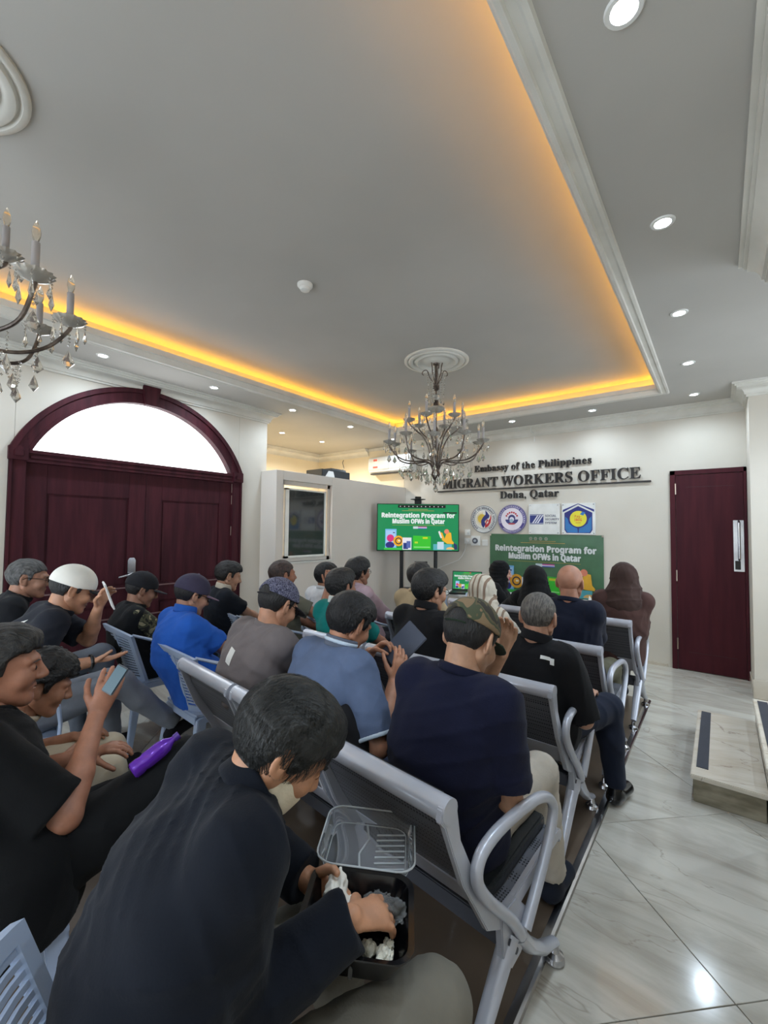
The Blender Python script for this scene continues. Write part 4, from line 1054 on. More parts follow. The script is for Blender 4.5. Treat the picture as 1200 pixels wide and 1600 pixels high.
# ================================================================ PEOPLE: signed-distance bodies meshed with surface nets
def v3(*a): return np.array(a, float)
def nrm(a): return a/ (np.linalg.norm(a)+1e-12)
class Field:
    def __init__(s, lo, hi, h):
        s.o = np.array(lo, float); s.h = h; s.n = np.maximum(4, np.ceil((np.array(hi)-s.o)/h).astype(int)+1)
        s.F = np.full(s.n, .2, np.float32)
        s.ax = [(s.o[i]+h*np.arange(s.n[i])).astype(np.float32) for i in range(3)]
    def win(s, lo, hi):
        a = np.clip(np.floor((np.array(lo)-s.o)/s.h).astype(int), 0, s.n); b = np.clip(np.ceil((np.array(hi)-s.o)/s.h).astype(int)+1, 0, s.n)
        if (b <= a).any(): return None
        sl = tuple(slice(a[i], b[i]) for i in range(3))
        P = (s.ax[0][sl[0]][:, None, None], s.ax[1][sl[1]][None, :, None], s.ax[2][sl[2]][None, None, :])
        return sl, P
    def put(s, fn, lo, hi, k=.01, mode='add'):
        m = max(k, .0)+2.5*s.h; w = s.win(np.array(lo)-m, np.array(hi)+m)
        if w is None: return
        sl, P = w; d = fn(P); f = s.F[sl]
        if mode == 'sub': d = -d
        if mode == 'add':
            if k <= 0: s.F[sl] = np.minimum(f, d)
            else:
                h_ = np.clip(.5+.5*(f-d)/k, 0, 1); s.F[sl] = f+(d-f)*h_-k*h_*(1-h_)
        else:
            if k <= 0: s.F[sl] = np.maximum(f, d)
            else:
                h_ = np.clip(.5-.5*(f-d)/k, 0, 1); s.F[sl] = f+(d-f)*h_+k*h_*(1-h_)
    def cap(s, a, b, ra, rb, k=.01, sq=None, mode='add', clip=None):
        """tapered capsule; sq=(axis, f): f times wider along that axis; clip=(point, dir): cut flat"""
        a = np.array(a, float); b = np.array(b, float); r = max(ra, rb)*(max(1, sq[1]) if sq else 1)
        def fn(P):
            X = [P[i]-a[i] for i in range(3)]; ba = b-a
            if sq:
                u = nrm(np.array(sq[0], float)); f = 1/sq[1]-1
                dot = X[0]*u[0]+X[1]*u[1]+X[2]*u[2]; X = [X[i]+u[i]*dot*f for i in range(3)]; ba = ba+u*(ba@u)*f
            L2 = ba@ba+1e-12; t = np.clip((X[0]*ba[0]+X[1]*ba[1]+X[2]*ba[2])/L2, 0, 1)
            d = np.sqrt((X[0]-ba[0]*t)**2+(X[1]-ba[1]*t)**2+(X[2]-ba[2]*t)**2)-(ra+(rb-ra)*t)
            if clip is not None:
                c, n_ = clip; d = np.maximum(d, (P[0]-c[0])*n_[0]+(P[1]-c[1])*n_[1]+(P[2]-c[2])*n_[2])
            return d
        s.put(fn, np.minimum(a, b)-r, np.maximum(a, b)+r, k, mode)
    def ell(s, c, r, R=None, k=.01, mode='add', clip=None):
        c = np.array(c, float); r = np.array(r, float); m = r.max()
        def fn(P):
            X = [P[i]-c[i] for i in range(3)]
            if R is not None: X = [R[0, j]*X[0]+R[1, j]*X[1]+R[2, j]*X[2] for j in range(3)]
            k0 = np.sqrt((X[0]/r[0])**2+(X[1]/r[1])**2+(X[2]/r[2])**2); k1 = np.sqrt((X[0]/r[0]**2)**2+(X[1]/r[1]**2)**2+(X[2]/r[2]**2)**2)+1e-9
            d = k0*(k0-1)/k1
            if clip is not None:
                q, n_ = clip; d = np.maximum(d, (P[0]-q[0])*n_[0]+(P[1]-q[1])*n_[1]+(P[2]-q[2])*n_[2])
            return d
        s.put(fn, c-m, c+m, k, mode)
    def ring(s, c, ax, r, hh, th, k=.004, sq=None):
        c = np.array(c, float); ax = nrm(np.array(ax, float)); m = (r+th+hh)*(sq[1] if sq else 1)
        def fn(P):
            X = [P[i]-c[i] for i in range(3)]
            if sq:
                u = nrm(np.array(sq[0], float)); dot = X[0]*u[0]+X[1]*u[1]+X[2]*u[2]; X = [X[i]+u[i]*dot*(1/sq[1]-1) for i in range(3)]
            a_ = X[0]*ax[0]+X[1]*ax[1]+X[2]*ax[2]; q = np.sqrt(np.maximum(X[0]**2+X[1]**2+X[2]**2-a_**2, 0))
            return np.sqrt((q-r)**2+np.maximum(np.abs(a_)-hh, 0)**2)-th
        s.put(fn, c-m, c+m, k)
    def wob(s, amp, freq, seed, st=(1, 1, 1)):
        rg = np.random.RandomState(seed); X, Y, Z = np.meshgrid(*s.ax, indexing='ij', sparse=True); N = 0
        for i in range(5):
            a = rg.normal(size=3)*freq*(1+.5*i)*np.array(st); b = rg.normal(size=3)*freq*.6
            N = N+np.sin(X*a[0]+Y*a[1]+Z*a[2]+2*np.sin(X*b[0]+Y*b[1]+Z*b[2]+i)+rg.rand()*6)/(1+.5*i)
        s.F += (amp*N*.5).astype(np.float32)
    def net(s):
        F = s.F; h = s.h
        for ax_ in range(3):
            sl = [slice(None)]*3
            for e in (0, -1): sl[ax_] = e; F[tuple(sl)] = np.maximum(F[tuple(sl)], h*.3)
        S = F < 0
        c = np.zeros(tuple(x-1 for x in F.shape), np.int8); cn = [(i, j, k) for i in (0, 1) for j in (0, 1) for k in (0, 1)]
        def sh(A, o): return A[o[0]:A.shape[0]-1+o[0], o[1]:A.shape[1]-1+o[1], o[2]:A.shape[2]-1+o[2]]
        for o in cn: c += sh(S, o)
        act = (c > 0) & (c < 8); I = np.argwhere(act)
        if not len(I): return np.zeros((0, 3)), np.zeros((0, 4), int)
        idx = np.full(c.shape, -1, np.int32); idx[act] = np.arange(len(I))
        acc = np.zeros((len(I), 3)); cnt = np.zeros(len(I))
        val = {o: F[I[:, 0]+o[0], I[:, 1]+o[1], I[:, 2]+o[2]] for o in cn}
        for o in cn:
            for a in range(3):
                if o[a]: continue
                p = list(o); p[a] = 1; p = tuple(p); fa, fb = val[o], val[p]; m = (fa < 0) != (fb < 0)
                t = np.where(m, fa/np.where(m, fa-fb, 1), 0)
                for q in range(3): acc[:, q] += np.where(m, o[q]+(t if q == a else 0), 0)
                cnt += m
        V = s.o+(I+acc/cnt[:, None])*h; Q = []
        for a in range(3):
            b, c_ = (a+1) % 3, (a+2) % 3
            s0 = [slice(1, -1)]*3; s1 = [slice(1, -1)]*3; s0[a] = slice(0, -1); s1[a] = slice(1, None)
            A, B = S[tuple(s0)], S[tuple(s1)]; d = np.argwhere(A != B)
            if not len(d): continue
            ins = A[d[:, 0], d[:, 1], d[:, 2]]; e = d.copy(); e[:, b] += 1; e[:, c_] += 1
            def g(db, dc):
                f = e.copy(); f[:, b] += db; f[:, c_] += dc; return idx[f[:, 0], f[:, 1], f[:, 2]]
            q = np.stack([g(-1, -1), g(0, -1), g(0, 0), g(-1, 0)], 1); q[~ins] = q[~ins][:, ::-1]; Q.append(q)
        Q = np.concatenate(Q); return V, Q[(Q >= 0).all(1)]

def head_field(h, jaw=1., nose=1.):
    """head in its own frame: x right, y forward, z up, origin between the ears"""
    f = Field((-.10, -.135, -.20), (.10, .135, .14), h)
    f.ell((0, -.014, .030), (.077, .098, .088), k=0)
    f.ell((0, .034, -.028), (.060, .062, .084), k=.03)
    for s in (-1, 1):
        f.cap((s*.050*jaw, -.004, -.050), (s*.018, .068, -.094), .020, .019, .022)
        f.ell((s*.040, .066, -.026), (.026, .024, .026), k=.02)
        f.cap((s*.012, .090, .022), (s*.046, .076, .024), .010, .009, .014)
        f.ell((s*.032, .101, .004), (.017, .014, .011), k=.014, mode='sub')
        f.ell((s*.031, .083, .002), (.0135, .0125, .0115), k=.003)
        f.cap((s*.0, .090, -.058), (s*.022, .083, -.061), .0075, .005, .007)
        f.ell((s*.012*nose, .103, -.030), (.010, .011, .009), k=.008)
        c_, s_ = math.cos(.35*s), math.sin(.35*s)
        R = np.array([[c_, -s_, 0], [s_, c_, 0], [0, 0, 1.]])
        f.ell((s*.081, -.014, -.004), (.008, .020, .034), R, k=.006)
        f.ell((s*.088, -.010, -.002), (.006, .011, .020), R, k=.005, mode='sub')
        f.cap((s*.074, -.002, -.03), (s*.078, -.008, -.01), .010, .008, .008)
    f.cap((0, .094, .012), (0, .114, -.026), .0085, .0125*nose, .012)
    f.cap((0, .088, -.068), (0, .088, -.069), .0095, .009, .008)
    f.ell((0, .094, -.0640), (.020, .006, .0022), k=.003, mode='sub')
    f.ell((0, .076, -.098), (.022, .018, .016), k=.018)
    return f
HAIRLINE = {
    'short': ([-.14, -.05, -.036, -.026, -.0, .006, .022, .030, .055, .12], [-.078, -.078, -.055, .026, .030, -.006, -.010, .034, .056, .060]),
    'long':  ([-.14, -.05, -.036, -.026, .0, .008, .024, .040, .060, .12], [-.112, -.104, -.070, .020, .026, -.020, -.016, .024, .048, .054]),
    'fringe': ([-.14, -.05, -.036, -.026, -.0, .006, .022, .030, .12], [-.078, -.078, -.055, .026, .030, .0, .01, .12, .12]),
}
def hair_field(h, t=.012, style='short', amp=.0025, seed=1, top=0., k=.006, freq=90):
    e = .03 if style == 'long' else .02
    f = Field((-.10-e, -.14-e, -.13), (.10+e, .13+e, .15+e), h)
    f.ell((0, -.014, .030+top*.5), (.077+t, .098+t, .088+t+top*.5), k=0)
    if style != 'fringe' and t > .0095: f.ell((0, .030, .070), (.060+t*.8, .062+t*.7, .045+t), k=.02)
    f.wob(amp, freq, seed, (1., .35, .5))
    X, Y, Z = np.meshgrid(*f.ax, indexing='ij', sparse=True)
    ys, zs = HAIRLINE[style]; zl = np.interp(Y, ys, zs)+.004*np.sin(X*140+seed)+.003*np.sin(X*310)
    if style == 'fringe': f.F = np.maximum(f.F, Z-.05+.3*np.maximum(0, Y+.05))
    d = (zl-Z)*.8; hh = np.clip(.5-.5*(f.F-d)/k, 0, 1); f.F = (f.F+(d-f.F)*hh+k*hh*(1-hh)).astype(np.float32)
    return f
def strands(parent, M_, seed, t, n=2200, ln=.07, m=None, style='long'):
    rg = np.random.RandomState(seed); V = []; Q = []; c = np.array([0, -.014, .030]); R0 = np.array([.077+t, .098+t, .088+t]); ys, zs = HAIRLINE[style]
    wh = np.array([.01, -.05, .10])
    for i in range(n):
        d = nrm(rg.normal(size=3)); p = c+d*R0
        if p[2] < np.interp(p[1], ys, zs)+.012: continue
        out = nrm(d/R0); fl = nrm((p-wh)-out*((p-wh)@out)+np.array([0, .25, -.5])*.06+rg.normal(size=3)*.035); w = np.cross(out, fl)*.0011
        L = ln*(.6+.6*rg.rand()); k0 = len(V); lift = rg.rand()*.004
        for s in range(5):
            V += [p-w*(1-s/5), p+w*(1-s/5)]
            p = p+fl*L/4; q = (p-c)/R0; p = c+q/np.linalg.norm(q)*R0*(1+.012+lift*s*1.6); fl = nrm(fl+np.array([0, 0, -.25])-nrm(d)*0.0)
            o_ = nrm((p-c)/R0**2); fl = nrm(fl-o_*(fl@o_))
        Q += [(k0+2*s, k0+2*s+1, k0+2*s+3, k0+2*s+2) for s in range(4)]
    o = npmesh('hair_strands', V, Q, m, parent); o['kind'] = 'stuff'; return o

def cap_fields(h, tilt=0., low=.014, back_hole=False, visor=1.):
    f = Field((-.115, -.15, -.03), (.115, .14, .155), h)
    t = .014
    f.ell((0, -.012, .034), (.077+t, .099+t, .086+t), k=0)
    X, Y, Z = np.meshgrid(*f.ax, indexing='ij', sparse=True)
    zl = low+.14*Y*0+np.where(Y > 0, .16*Y, -.05*Y*0)
    f.F = np.maximum(f.F, (zl-Z).astype(np.float32))
    inner = np.sqrt((X/.082)**2+((Y+.012)/.104)**2+((Z-.034)/.092)**2)-1; f.F = np.maximum(f.F, (-inner*.085).astype(np.float32))
    if back_hole: f.ell((0, -.115, .018), (.038, .05, .042), k=.003, mode='sub')
    v = Field((-.11, .02, -.04), (.11, .22, .10), h)
    def fn(P):
        X, Y, Z = P; zz = .026-1.9*X*X-.12*(Y-.08)+.0*Y
        rr = np.sqrt((X/.086)**2+(np.maximum(Y-.055, 0)/.125)**2)-1
        return np.maximum(np.maximum(np.abs(Z-zz)-.0035, rr*.08), .06-Y)
    v.put(fn, (-.1, .03, -.04), (.1, .2, .06), 0)
    return f, v

def fabric(f, seed, amp=.0035, freq=26):
    f.wob(amp*.7, freq, seed, (1, 1, .55))
    rg = np.random.RandomState(seed+100); X, Y, Z = np.meshgrid(*f.ax, indexing='ij', sparse=True)
    for i in range(4):                                   # soft creases: ridged waves that come and go
        a = rg.normal(size=3)*(17+7*i)*np.array((.8, .8, 1.1)); b = rg.normal(size=3)*7; m = rg.normal(size=3)*7
        r = 1-np.abs(np.sin(X*a[0]+Y*a[1]+Z*a[2]+1.6*np.sin(X*b[0]+Y*b[1]+Z*b[2]+i)))
        k = np.clip(.2+.9*np.sin(X*m[0]+Y*m[1]+Z*m[2]+rg.rand()*6), 0, 1)
        f.F -= (amp*1.5*r**3*k).astype(np.float32)

def person(label, hip, head, yaw=0., hpitch=10., hyaw=0., hroll=0., skin_=(176, 132, 104), shirt=(30, 30, 34), shirt_mat=None, trousers=(70, 74, 84), shoe=(24, 24, 28),
           sleeve=.62, collar=None, hair='short', hairc=(28, 26, 26), hairt=.012, hair_amp=.0025, top=0., q=.008, size=1., fat=1., bulge=.05,
           rh=None, lh=None, relb=(.5, -.5, -.7), lelb=(-.5, -.5, -.7), knees=None, ankles=None, curl=.9, cap=None, capm=None, visorm=None, hijab=None,
           glasses=False, trim=None, lapel=False, hand_r=None, hand_l=None, sleeve_mat=None, eyes=False, seed=1, neckdrop=.135, extra=None, cap_low=.014, cap_hole=False, sh_w=.162, waist=None, shoff=(0, 0, 0)):
    """hip=(x,y,z) hip centre; head=(x,y,z) head centre (world); everything else is solved from these"""
    a = math.radians(yaw); F = v3(math.sin(a), math.cos(a), 0); R = v3(math.cos(a), -math.sin(a), 0); U = v3(0, 0, 1)
    root = thing('person', label, 'person', (hip[0], hip[1], 0)); O = v3(hip[0], hip[1], 0)
    hip = v3(*hip)-O; H = v3(*head)-O; S = size
    # head frame
    ya, pa, ra = a+math.radians(hyaw), math.radians(hpitch), math.radians(hroll)
    f0 = v3(math.sin(ya), math.cos(ya), 0); r0 = v3(math.cos(ya), -math.sin(ya), 0)
    hf = f0*math.cos(pa)-U*math.sin(pa); hu = U*math.cos(pa)+f0*math.sin(pa)
    hr = r0*math.cos(ra)-hu*math.sin(ra); hu = hu*math.cos(ra)+r0*math.sin(ra)
    HM = np.array([hr, hf, hu]).T*S                              # columns
    def hp(x, y, z): return H+HM@v3(x, y, z)
    M4 = Matrix([list(HM[i])+[H[i]] for i in range(3)]+[[0, 0, 0, 1]])
    # spine
    ft = nrm(H-hip)
    N = hp(0, -.03, -.075)*.5+.5*(H-(ft*.6+U*.4)*neckdrop*S-F*.02)
    N = N-(ft*.5+U*.5)*.022*S
    mid = (hip+N)/2-F*bulge*S; ch = hip*.28+N*.72-F*bulge*.8*S
    up_t = nrm(N-ch+F*bulge*.5*S)
    shc = N-up_t*.050*S-F*.005
    shc = shc+v3(*shoff); SR, SL = shc+R*sh_w*S, shc-R*sh_w*S
    kn = knees or [(.10, .44, None), (-.10, .44, None)]; kn = [hip+R*k_[0]*S+F*k_[1]*S+U*((k_[2] if k_[2] is not None else .0)) for k_ in kn]
    an = ankles or [(0, .04), (0, .04)]
    AN = []
    for K, q_ in zip(kn, an):
        if len(q_) == 2: p = K+R*q_[0]+F*q_[1]; p[2] = .10
        else: p = v3(*q_)-O
        AN.append(p)
    ua, fa = .285*S, .255*S
    def ik(sh, w, pole):
        d = w-sh; L = min(np.linalg.norm(d), (ua+fa)*.995); dn = nrm(d); w = sh+dn*L
        x = (ua**2-fa**2+L*L)/(2*L); y = math.sqrt(max(ua**2-x*x, 1e-6)); pv = R*pole[0]+F*pole[1]+U*pole[2]; pv = nrm(pv-dn*(pv@dn))
        return sh+dn*x+pv*y, w
    def tgt(w, s):
        if w is None: w = (s*.07, .36, .10)
        if len(w) == 3: return hip+R*w[0]*S+F*w[1]*S+U*w[2]*S
        return v3(*w[:3])-O
    WR = tgt(rh, 1); WL = tgt(lh, -1)
    ER, WR = ik(SR, WR, relb); EL, WL = ik(SL, WL, lelb)
    sk = skin(skin_)
    parts = []
    # --- head + neck (fine)
    hq = max(.0035, q*.55)
    f = head_field(hq/S); V, Q = f.net(); V = V@HM.T+H; parts.append((V, Q))
    lo = np.minimum(N, H)-.12; hi = np.maximum(N, H)+.1
    f = Field(lo, hi, q*.8); f.cap(hp(0, -.028, -.035), N-up_t*.01, .052*S, .060*S, 0); f.cap(hp(0, .0, -.06), N+F*.01*S, .040*S, .05*S, .02); f.cap(N-R*.08*S-up_t*.02, N+R*.08*S-up_t*.02, .035*S, .035*S, .03)
    parts.append(f.net())
    # --- arms with hands (fine)
    def hand_def(f, E, W, s, hd):
        d = nrm(W-E); hd = hd or {}
        dd = hd.get('dir'); d = nrm(R*dd[0]+F*dd[1]+U*dd[2]) if dd else d
        pn = hd.get('palm', (0, .2, -1)); n_ = R*pn[0]+F*pn[1]+U*pn[2]; n_ = nrm(n_-d*(n_@d)); l = np.cross(d, n_)*s     # thumb side
        l = -l if hd.get('flip') else l
        cu = hd.get('curl', curl)
        f.cap(W+d*.018*S, W+d*.070*S, .0265*S, .033*S, .012, sq=(n_, .42))
        tips = []
        for i in range(4):
            b = W+d*(.082-.004*abs(i-1))*S+l*(.027-.0175*i)*S; L = (.068, .076, .072, .056)[i]*S; dr = d; ang = 0
            for j, (fr_, r_) in enumerate(((.45, .0088), (.31, .0080), (.24, .0072))):
                ang += cu*(.35, .5, .35)[j]; dr = nrm(d*math.cos(ang)+n_*math.sin(ang)+l*(.05*(1.5-i))*(1-j*.3)); e = b+dr*L*fr_
                f.cap(b, e, r_*S, r_*.93*S, .004); b = e
            tips.append(b)
        b = W+d*.028*S+l*.022*S+n_*.006*S
        for j, (L, r_) in enumerate(((.036, .0125), (.032, .0098), (.024, .0088))):
            dr = nrm(d*(.75+.1*j)+l*(.7-.35*j*cu)+n_*(.35+.35*cu*j)); e = b+dr*L*S; f.cap(b, e, r_*S, r_*.9*S, .008 if j == 0 else .003); b = e
    def armp(Sh, E, W, s, hd):
        lo = np.minimum(np.minimum(Sh, E), W)-.14*S; hi = np.maximum(np.maximum(Sh, E), W)+.14*S
        f = Field(lo, hi, q*.72); f.cap(Sh, E, .046*S*fat, .038*S, 0); f.cap(E, E*.6+W*.4, .038*S, .039*S, .012); f.cap(E*.6+W*.4, W, .039*S, .0255*S, .01, sq=(np.cross(nrm(W-E), U), .92))
        hand_def(f, E, W, s, hd); return f.net()
    parts.append(armp(SR, ER, WR, 1, hand_r)); parts.append(armp(SL, EL, WL, -1, hand_l))
    # --- torso and legs (under the clothes)
    def torso(f, e, lower=True, hem=None):
        w = 1.42
        f.cap(hip, mid, (.118*fat+e)*S, (.108*fat+e)*S, 0, sq=(R, w)); f.cap(mid, ch, (.108*fat+e)*S, (.106*fat**.5+e)*S, .05, sq=(R, w)); f.cap(ch, N-up_t*.06*S, (.105+e)*S, (.070+e)*S, .05, sq=(R, w*1.05))
        f.cap(ch+F*.03*S*fat, mid+F*(.02+.05*(fat-1))*S, (.085+e)*S, (.09*fat+e)*S, .05, sq=(R, w))
        if waist: f.ell(mid+F*waist*S, ((.15+e)*S,)*3, k=.05)
        for s, Sh in ((1, SR), (-1, SL)):
            f.cap(N-up_t*.03*S+R*s*.03, Sh-R*s*.012*S+up_t*.004, (.046+e)*S, (.052+e)*S, .03); f.cap(ch+R*s*.10*S, Sh-R*s*.01*S-up_t*.02*S, (.06+e)*S, (.052+e)*S, .04)
    def legs(f, e, clipa=True):
        f.ell(hip-U*.0, ((.165*fat**.6+e)*S, (.12+e)*S, (.10+e)*S), R=np.array([R, F, U]).T, k=0)
        for s, K, A in ((1, kn[0], AN[0]), (-1, kn[1], AN[1])):
            f.cap(hip+R*s*.085*S-U*.01, K, (.082*fat**.5+e)*S, (.056+e)*S, .05); f.cap(K, K*.65+A*.35-F*.01, (.056+e)*S, (.052+e)*S, .02)
            f.cap(K*.65+A*.35-F*.01, A, (.052+e)*S, (.034+e)*S, .02, clip=(A+nrm(A-K)*.0, nrm(A-K)) if e > 0 else None)
    lo = np.min([hip, N, SR, SL, kn[0], kn[1], AN[0], AN[1]], 0)-.2*fat; hi = np.max([hip, N, SR, SL, kn[0], kn[1], AN[0], AN[1]], 0)+.2*fat
    f = Field(lo, hi, .022); torso(f, -.012); legs(f, -.012); parts.append(f.net())
    Vs, Qs, n = [], [], 0
    for V, Q in parts: Vs.append(V); Qs.append(Q+n); n += len(V)
    npmesh('body', np.concatenate(Vs), np.concatenate(Qs), sk, root)
    # --- shirt
    sm = shirt_mat or cloth(shirt)
    lo = np.min([hip, N, SR, SL, ER, EL, WR, WL], 0)-.21*fat; hi = np.max([hip, N, SR, SL, ER, EL, WR, WL], 0)+.21*fat; hi[2] = max(N[2], SR[2], SL[2])+.12
    e = .012 if not lapel else .022
    f = Field(lo, hi, q*1.25); torso(f, e)
    X, Y, Z = np.meshgrid(*f.ax, indexing='ij', sparse=True)
    f.cap(hip-U*.03+F*.02, hip+U*.05+F*.03, (.120*fat+e)*S, (.120*fat+e)*S, .03, sq=(R, 1.42))
    def slv(f, e0=0.):
        for Sh, E, W, s in ((SR, ER, WR, 1), (SL, EL, WL, -1)):
            if sleeve <= 1:
                c = Sh+(E-Sh)*sleeve; f.cap(Sh-R*s*.01*S, Sh+(E-Sh)*(sleeve+.25), (.058*fat**.7+e+e0)*S, (.054*fat**.7+e+e0)*S, .014, clip=(c, nrm(E-Sh)))
            else:
                c = W-nrm(W-E)*.0; f.cap(Sh-R*s*.01*S, E, (.056*fat**.7+e+e0)*S, (.046+e+e0)*S, .016); f.cap(E, W+nrm(W-E)*.05, (.046+e+e0)*S, (.030+e+e0)*S, .02, clip=(c, nrm(W-E)))
    if not sleeve_mat: slv(f)
    fabric(f, seed)
    f.F = np.maximum(f.F, ((hip[2]-.085)-Z).astype(np.float32))
    cd = np.sqrt((X-N[0]-F[0]*.02)**2+(Y-N[1]-F[1]*.02)**2+(Z-N[2]-.03*S)**2)
    f.F = np.maximum(f.F, (.060*S-cd).astype(np.float32))
    V, Q = f.net(); so = npmesh('jacket' if lapel else 'shirt', V, Q, sm, root)
    if sleeve_mat:
        f = Field(lo, hi, q*1.25); slv(f, .002); fabric(f, seed+3); V, Q = f.net(); npmesh('sleeves', V, Q, sleeve_mat, so)
    # collars
    nd_ = nrm(hp(0, -.028, -.045)-N); cax = nrm(up_t*.75+F*.25) if lapel else nrm(nd_+F*.38)
    cc = N+nd_*.036*S
    if collar:
        f = Field(N-.14, N+.14, max(.005, q*.6)); f.ring(N+cax*.050*S if lapel else cc, cax, (.060 if lapel else .0635)*S, .018*S, .006*S, 0, sq=(R, 1.06)); V, Q = f.net(); npmesh('collar', V, Q, cloth(collar), so)
    else:
        f = Field(N-.14, N+.14, max(.005, q*.6)); f.ring(N+nd_*.017*S, cax, .0635*S, .006*S, .009*S, 0, sq=(R, 1.10)); V, Q = f.net(); npmesh('neckband', V, Q, sm, so)
    if lapel:
        f = Field(N-.16, N+.16, .0045); f.ring(N+cax*.022*S-F*.008, cax, .0735*S, .034*S, .0105*S, 0, sq=(R, 1.04))
        X, Y, Z = np.meshgrid(*f.ax, indexing='ij', sparse=True); fd = (X-N[0])*F[0]+(Y-N[1])*F[1]-.035*S+(Z-N[2])*.5
        f.F = np.maximum(f.F, fd.astype(np.float32)); V, Q = f.net(); npmesh('jacket_collar', V, Q, sm, so)
    if trim:
        f = Field(N-.14, N+.14, max(.004, q*.5)); f.ring(cc+nd_*.004, cax, .0675*S, .003*S, .005*S, 0, sq=(R, 1.06))
        V, Q = f.net(); npmesh('collar_trim', V, Q, cloth(trim), so)
        for Sh, E in ((SR, ER), (SL, EL)):
            c = Sh+(E-Sh)*(sleeve-.02); f = Field(c-.12, c+.12, max(.005, q*.6)); f.ring(c, E-Sh, (.0575*fat**.7+e)*S, .003, .005, 0); V, Q = f.net(); npmesh('sleeve_trim', V, Q, cloth(trim), so)
    # --- trousers and shoes
    lo = np.min([hip, kn[0], kn[1], AN[0], AN[1]], 0)-.17; hi = np.max([hip, kn[0], kn[1], AN[0], AN[1]], 0)+.17
    f = Field(lo, hi, q*1.4); legs(f, .014); fabric(f, seed+7, .0035, 22); V, Q = f.net(); npmesh('trousers', V, Q, cloth(trousers), root)
    for K, A in zip(kn, AN):
        fw_ = nrm(F+0*R) if abs(A[2]-.10) < .03 else nrm(F*.8+U*.3)
        f = Field(A-.24, A+.24, q*.9); b = A-U*.055
        f.cap(b-fw_*.03, b+fw_*.13, .034*S, .036*S, 0, sq=(np.cross(fw_, U), 1.15)); f.cap(A-U*.02-fw_*.01, b, .036*S, .038*S, .02)
        f.F = np.maximum(f.F, ((A[2]-.088)-f.ax[2][None, None, :]).astype(np.float32)); V, Q = f.net(); npmesh('shoe', V, Q, cloth(shoe) if not isinstance(shoe, str) else M[shoe], root)
    # --- head dressing: children in the head's own frame
    def hchild(name, fd, m, par=None):
        V, Q = fd.net(); o = npmesh(name, V, Q, m); o.parent = par or root
        if par is None: o.matrix_local = M4
        return o
    hh = max(.004, q*.62)
    if hair:
        if capm is not None: hairt, hair_amp, top = min(hairt, .009), .001, 0.
        ho = hchild('hair', hair_field(hh, hairt, hair, hair_amp, seed, top), hairm(hairc))
        if extra and 'strands' in extra: strands(ho, M4, seed, hairt, extra['strands'], extra.get('len', .07), hairm(hairc), hair)
    if capm is not None:
        c_, v_ = cap_fields(hh, low=cap_low, back_hole=cap_hole); co = hchild('cap', c_, capm); hchild('visor', v_, visorm or capm, co)
        MB().lathe([(.008, 0), (.006, .004), (.001, .006)], 10).build('cap_button', visorm or capm, co).location = (0, -.012, .133)
        if cap_hole:
            MB().tube([(.038*math.cos(t_), -.014-.108*math.sqrt(max(0, 1-(.04*math.cos(t_)/.09)**2)), .004+.010) for t_ in [math.pi*i/8 for i in range(9)]], .007, 6, flat=.4).build('strap', visorm or capm, co)
    if hijab is not None:
        lo = np.minimum(H, N)-.24; hi = np.maximum(H, N)+.24; inv = np.linalg.inv(HM)
        lc = inv@(N-H); f = Field((-.20, -.20, -.30), (.20, .19, .17), hh*1.3)
        f.ell((0, -.018, .026), (.094, .114, .106), k=0); f.ell((0, .03, -.04), (.075, .068, .09), k=.03)
        f.cap((0, -.02, -.03), lc+v3(0, -.0, .01), .085, .10, .05); f.cap(lc+v3(0, -.01, 0), lc+v3(0, -.02, -.07), .10, .115, .05, sq=((1, 0, 0), 1.35))
        fabric(f, seed, .004, 30)
        f.ell((0, .105, -.022), (.050, .075, .074), k=.012, mode='sub')
        hchild('headscarf', f, hijab)
    if glasses:
        g = MB()
        for s in (-1, 1):
            g.tube([(s*.032+.021*math.cos(t_), .104, .003+.016*math.sin(t_)) for t_ in [2*math.pi*i/14 for i in range(15)]], .0018, 5, caps=False)
            g.tube([(s*.054, .102, .006), (s*.074, .085, .008), (s*.084, .0, .012), (s*.086, -.018, .0)], .0018, 5)
        g.tube([(-.011, .105, .005), (0, .109, .007), (.011, .105, .005)], .0018, 5)
        o = g.build('spectacles', M['glasses'], root, smooth=True); o.matrix_local = M4
    if eyes or glasses or q < .0075:
        for s in (-1, 1):
            b = MB(); b.lathe([(.001, .0128), (.006, .0115), (.0085, .0095)], 10, T=Matrix.Rotation(-math.pi/2, 4, 'X')); o = b.build('eye', M['eye'], root); o.matrix_local = M4 @ Matrix.Translation((s*.031, .0835, .001))
            eb = MB().tube([(s*.016, .101, .020), (s*.032, .0985, .025), (s*.048, .088, .021)], [.003, .0035, .002], 6, flat=.5).build('eyebrow', hairm(hairc if hair else (40, 32, 28)), root); eb.matrix_local = M4
    P = dict(root=root, O=O, H=H+O, N=N+O, SR=SR+O, SL=SL+O, ER=ER+O, EL=EL+O, WR=WR+O, WL=WL+O, F=F, R=R, shirt=so, M4=M4, kn=[k_+O for k_ in kn], AN=[k_+O for k_ in AN], HM=HM, up_t=up_t, ch=ch+O, mid=mid+O)
    return P
from mathutils.bvhtree import BVHTree
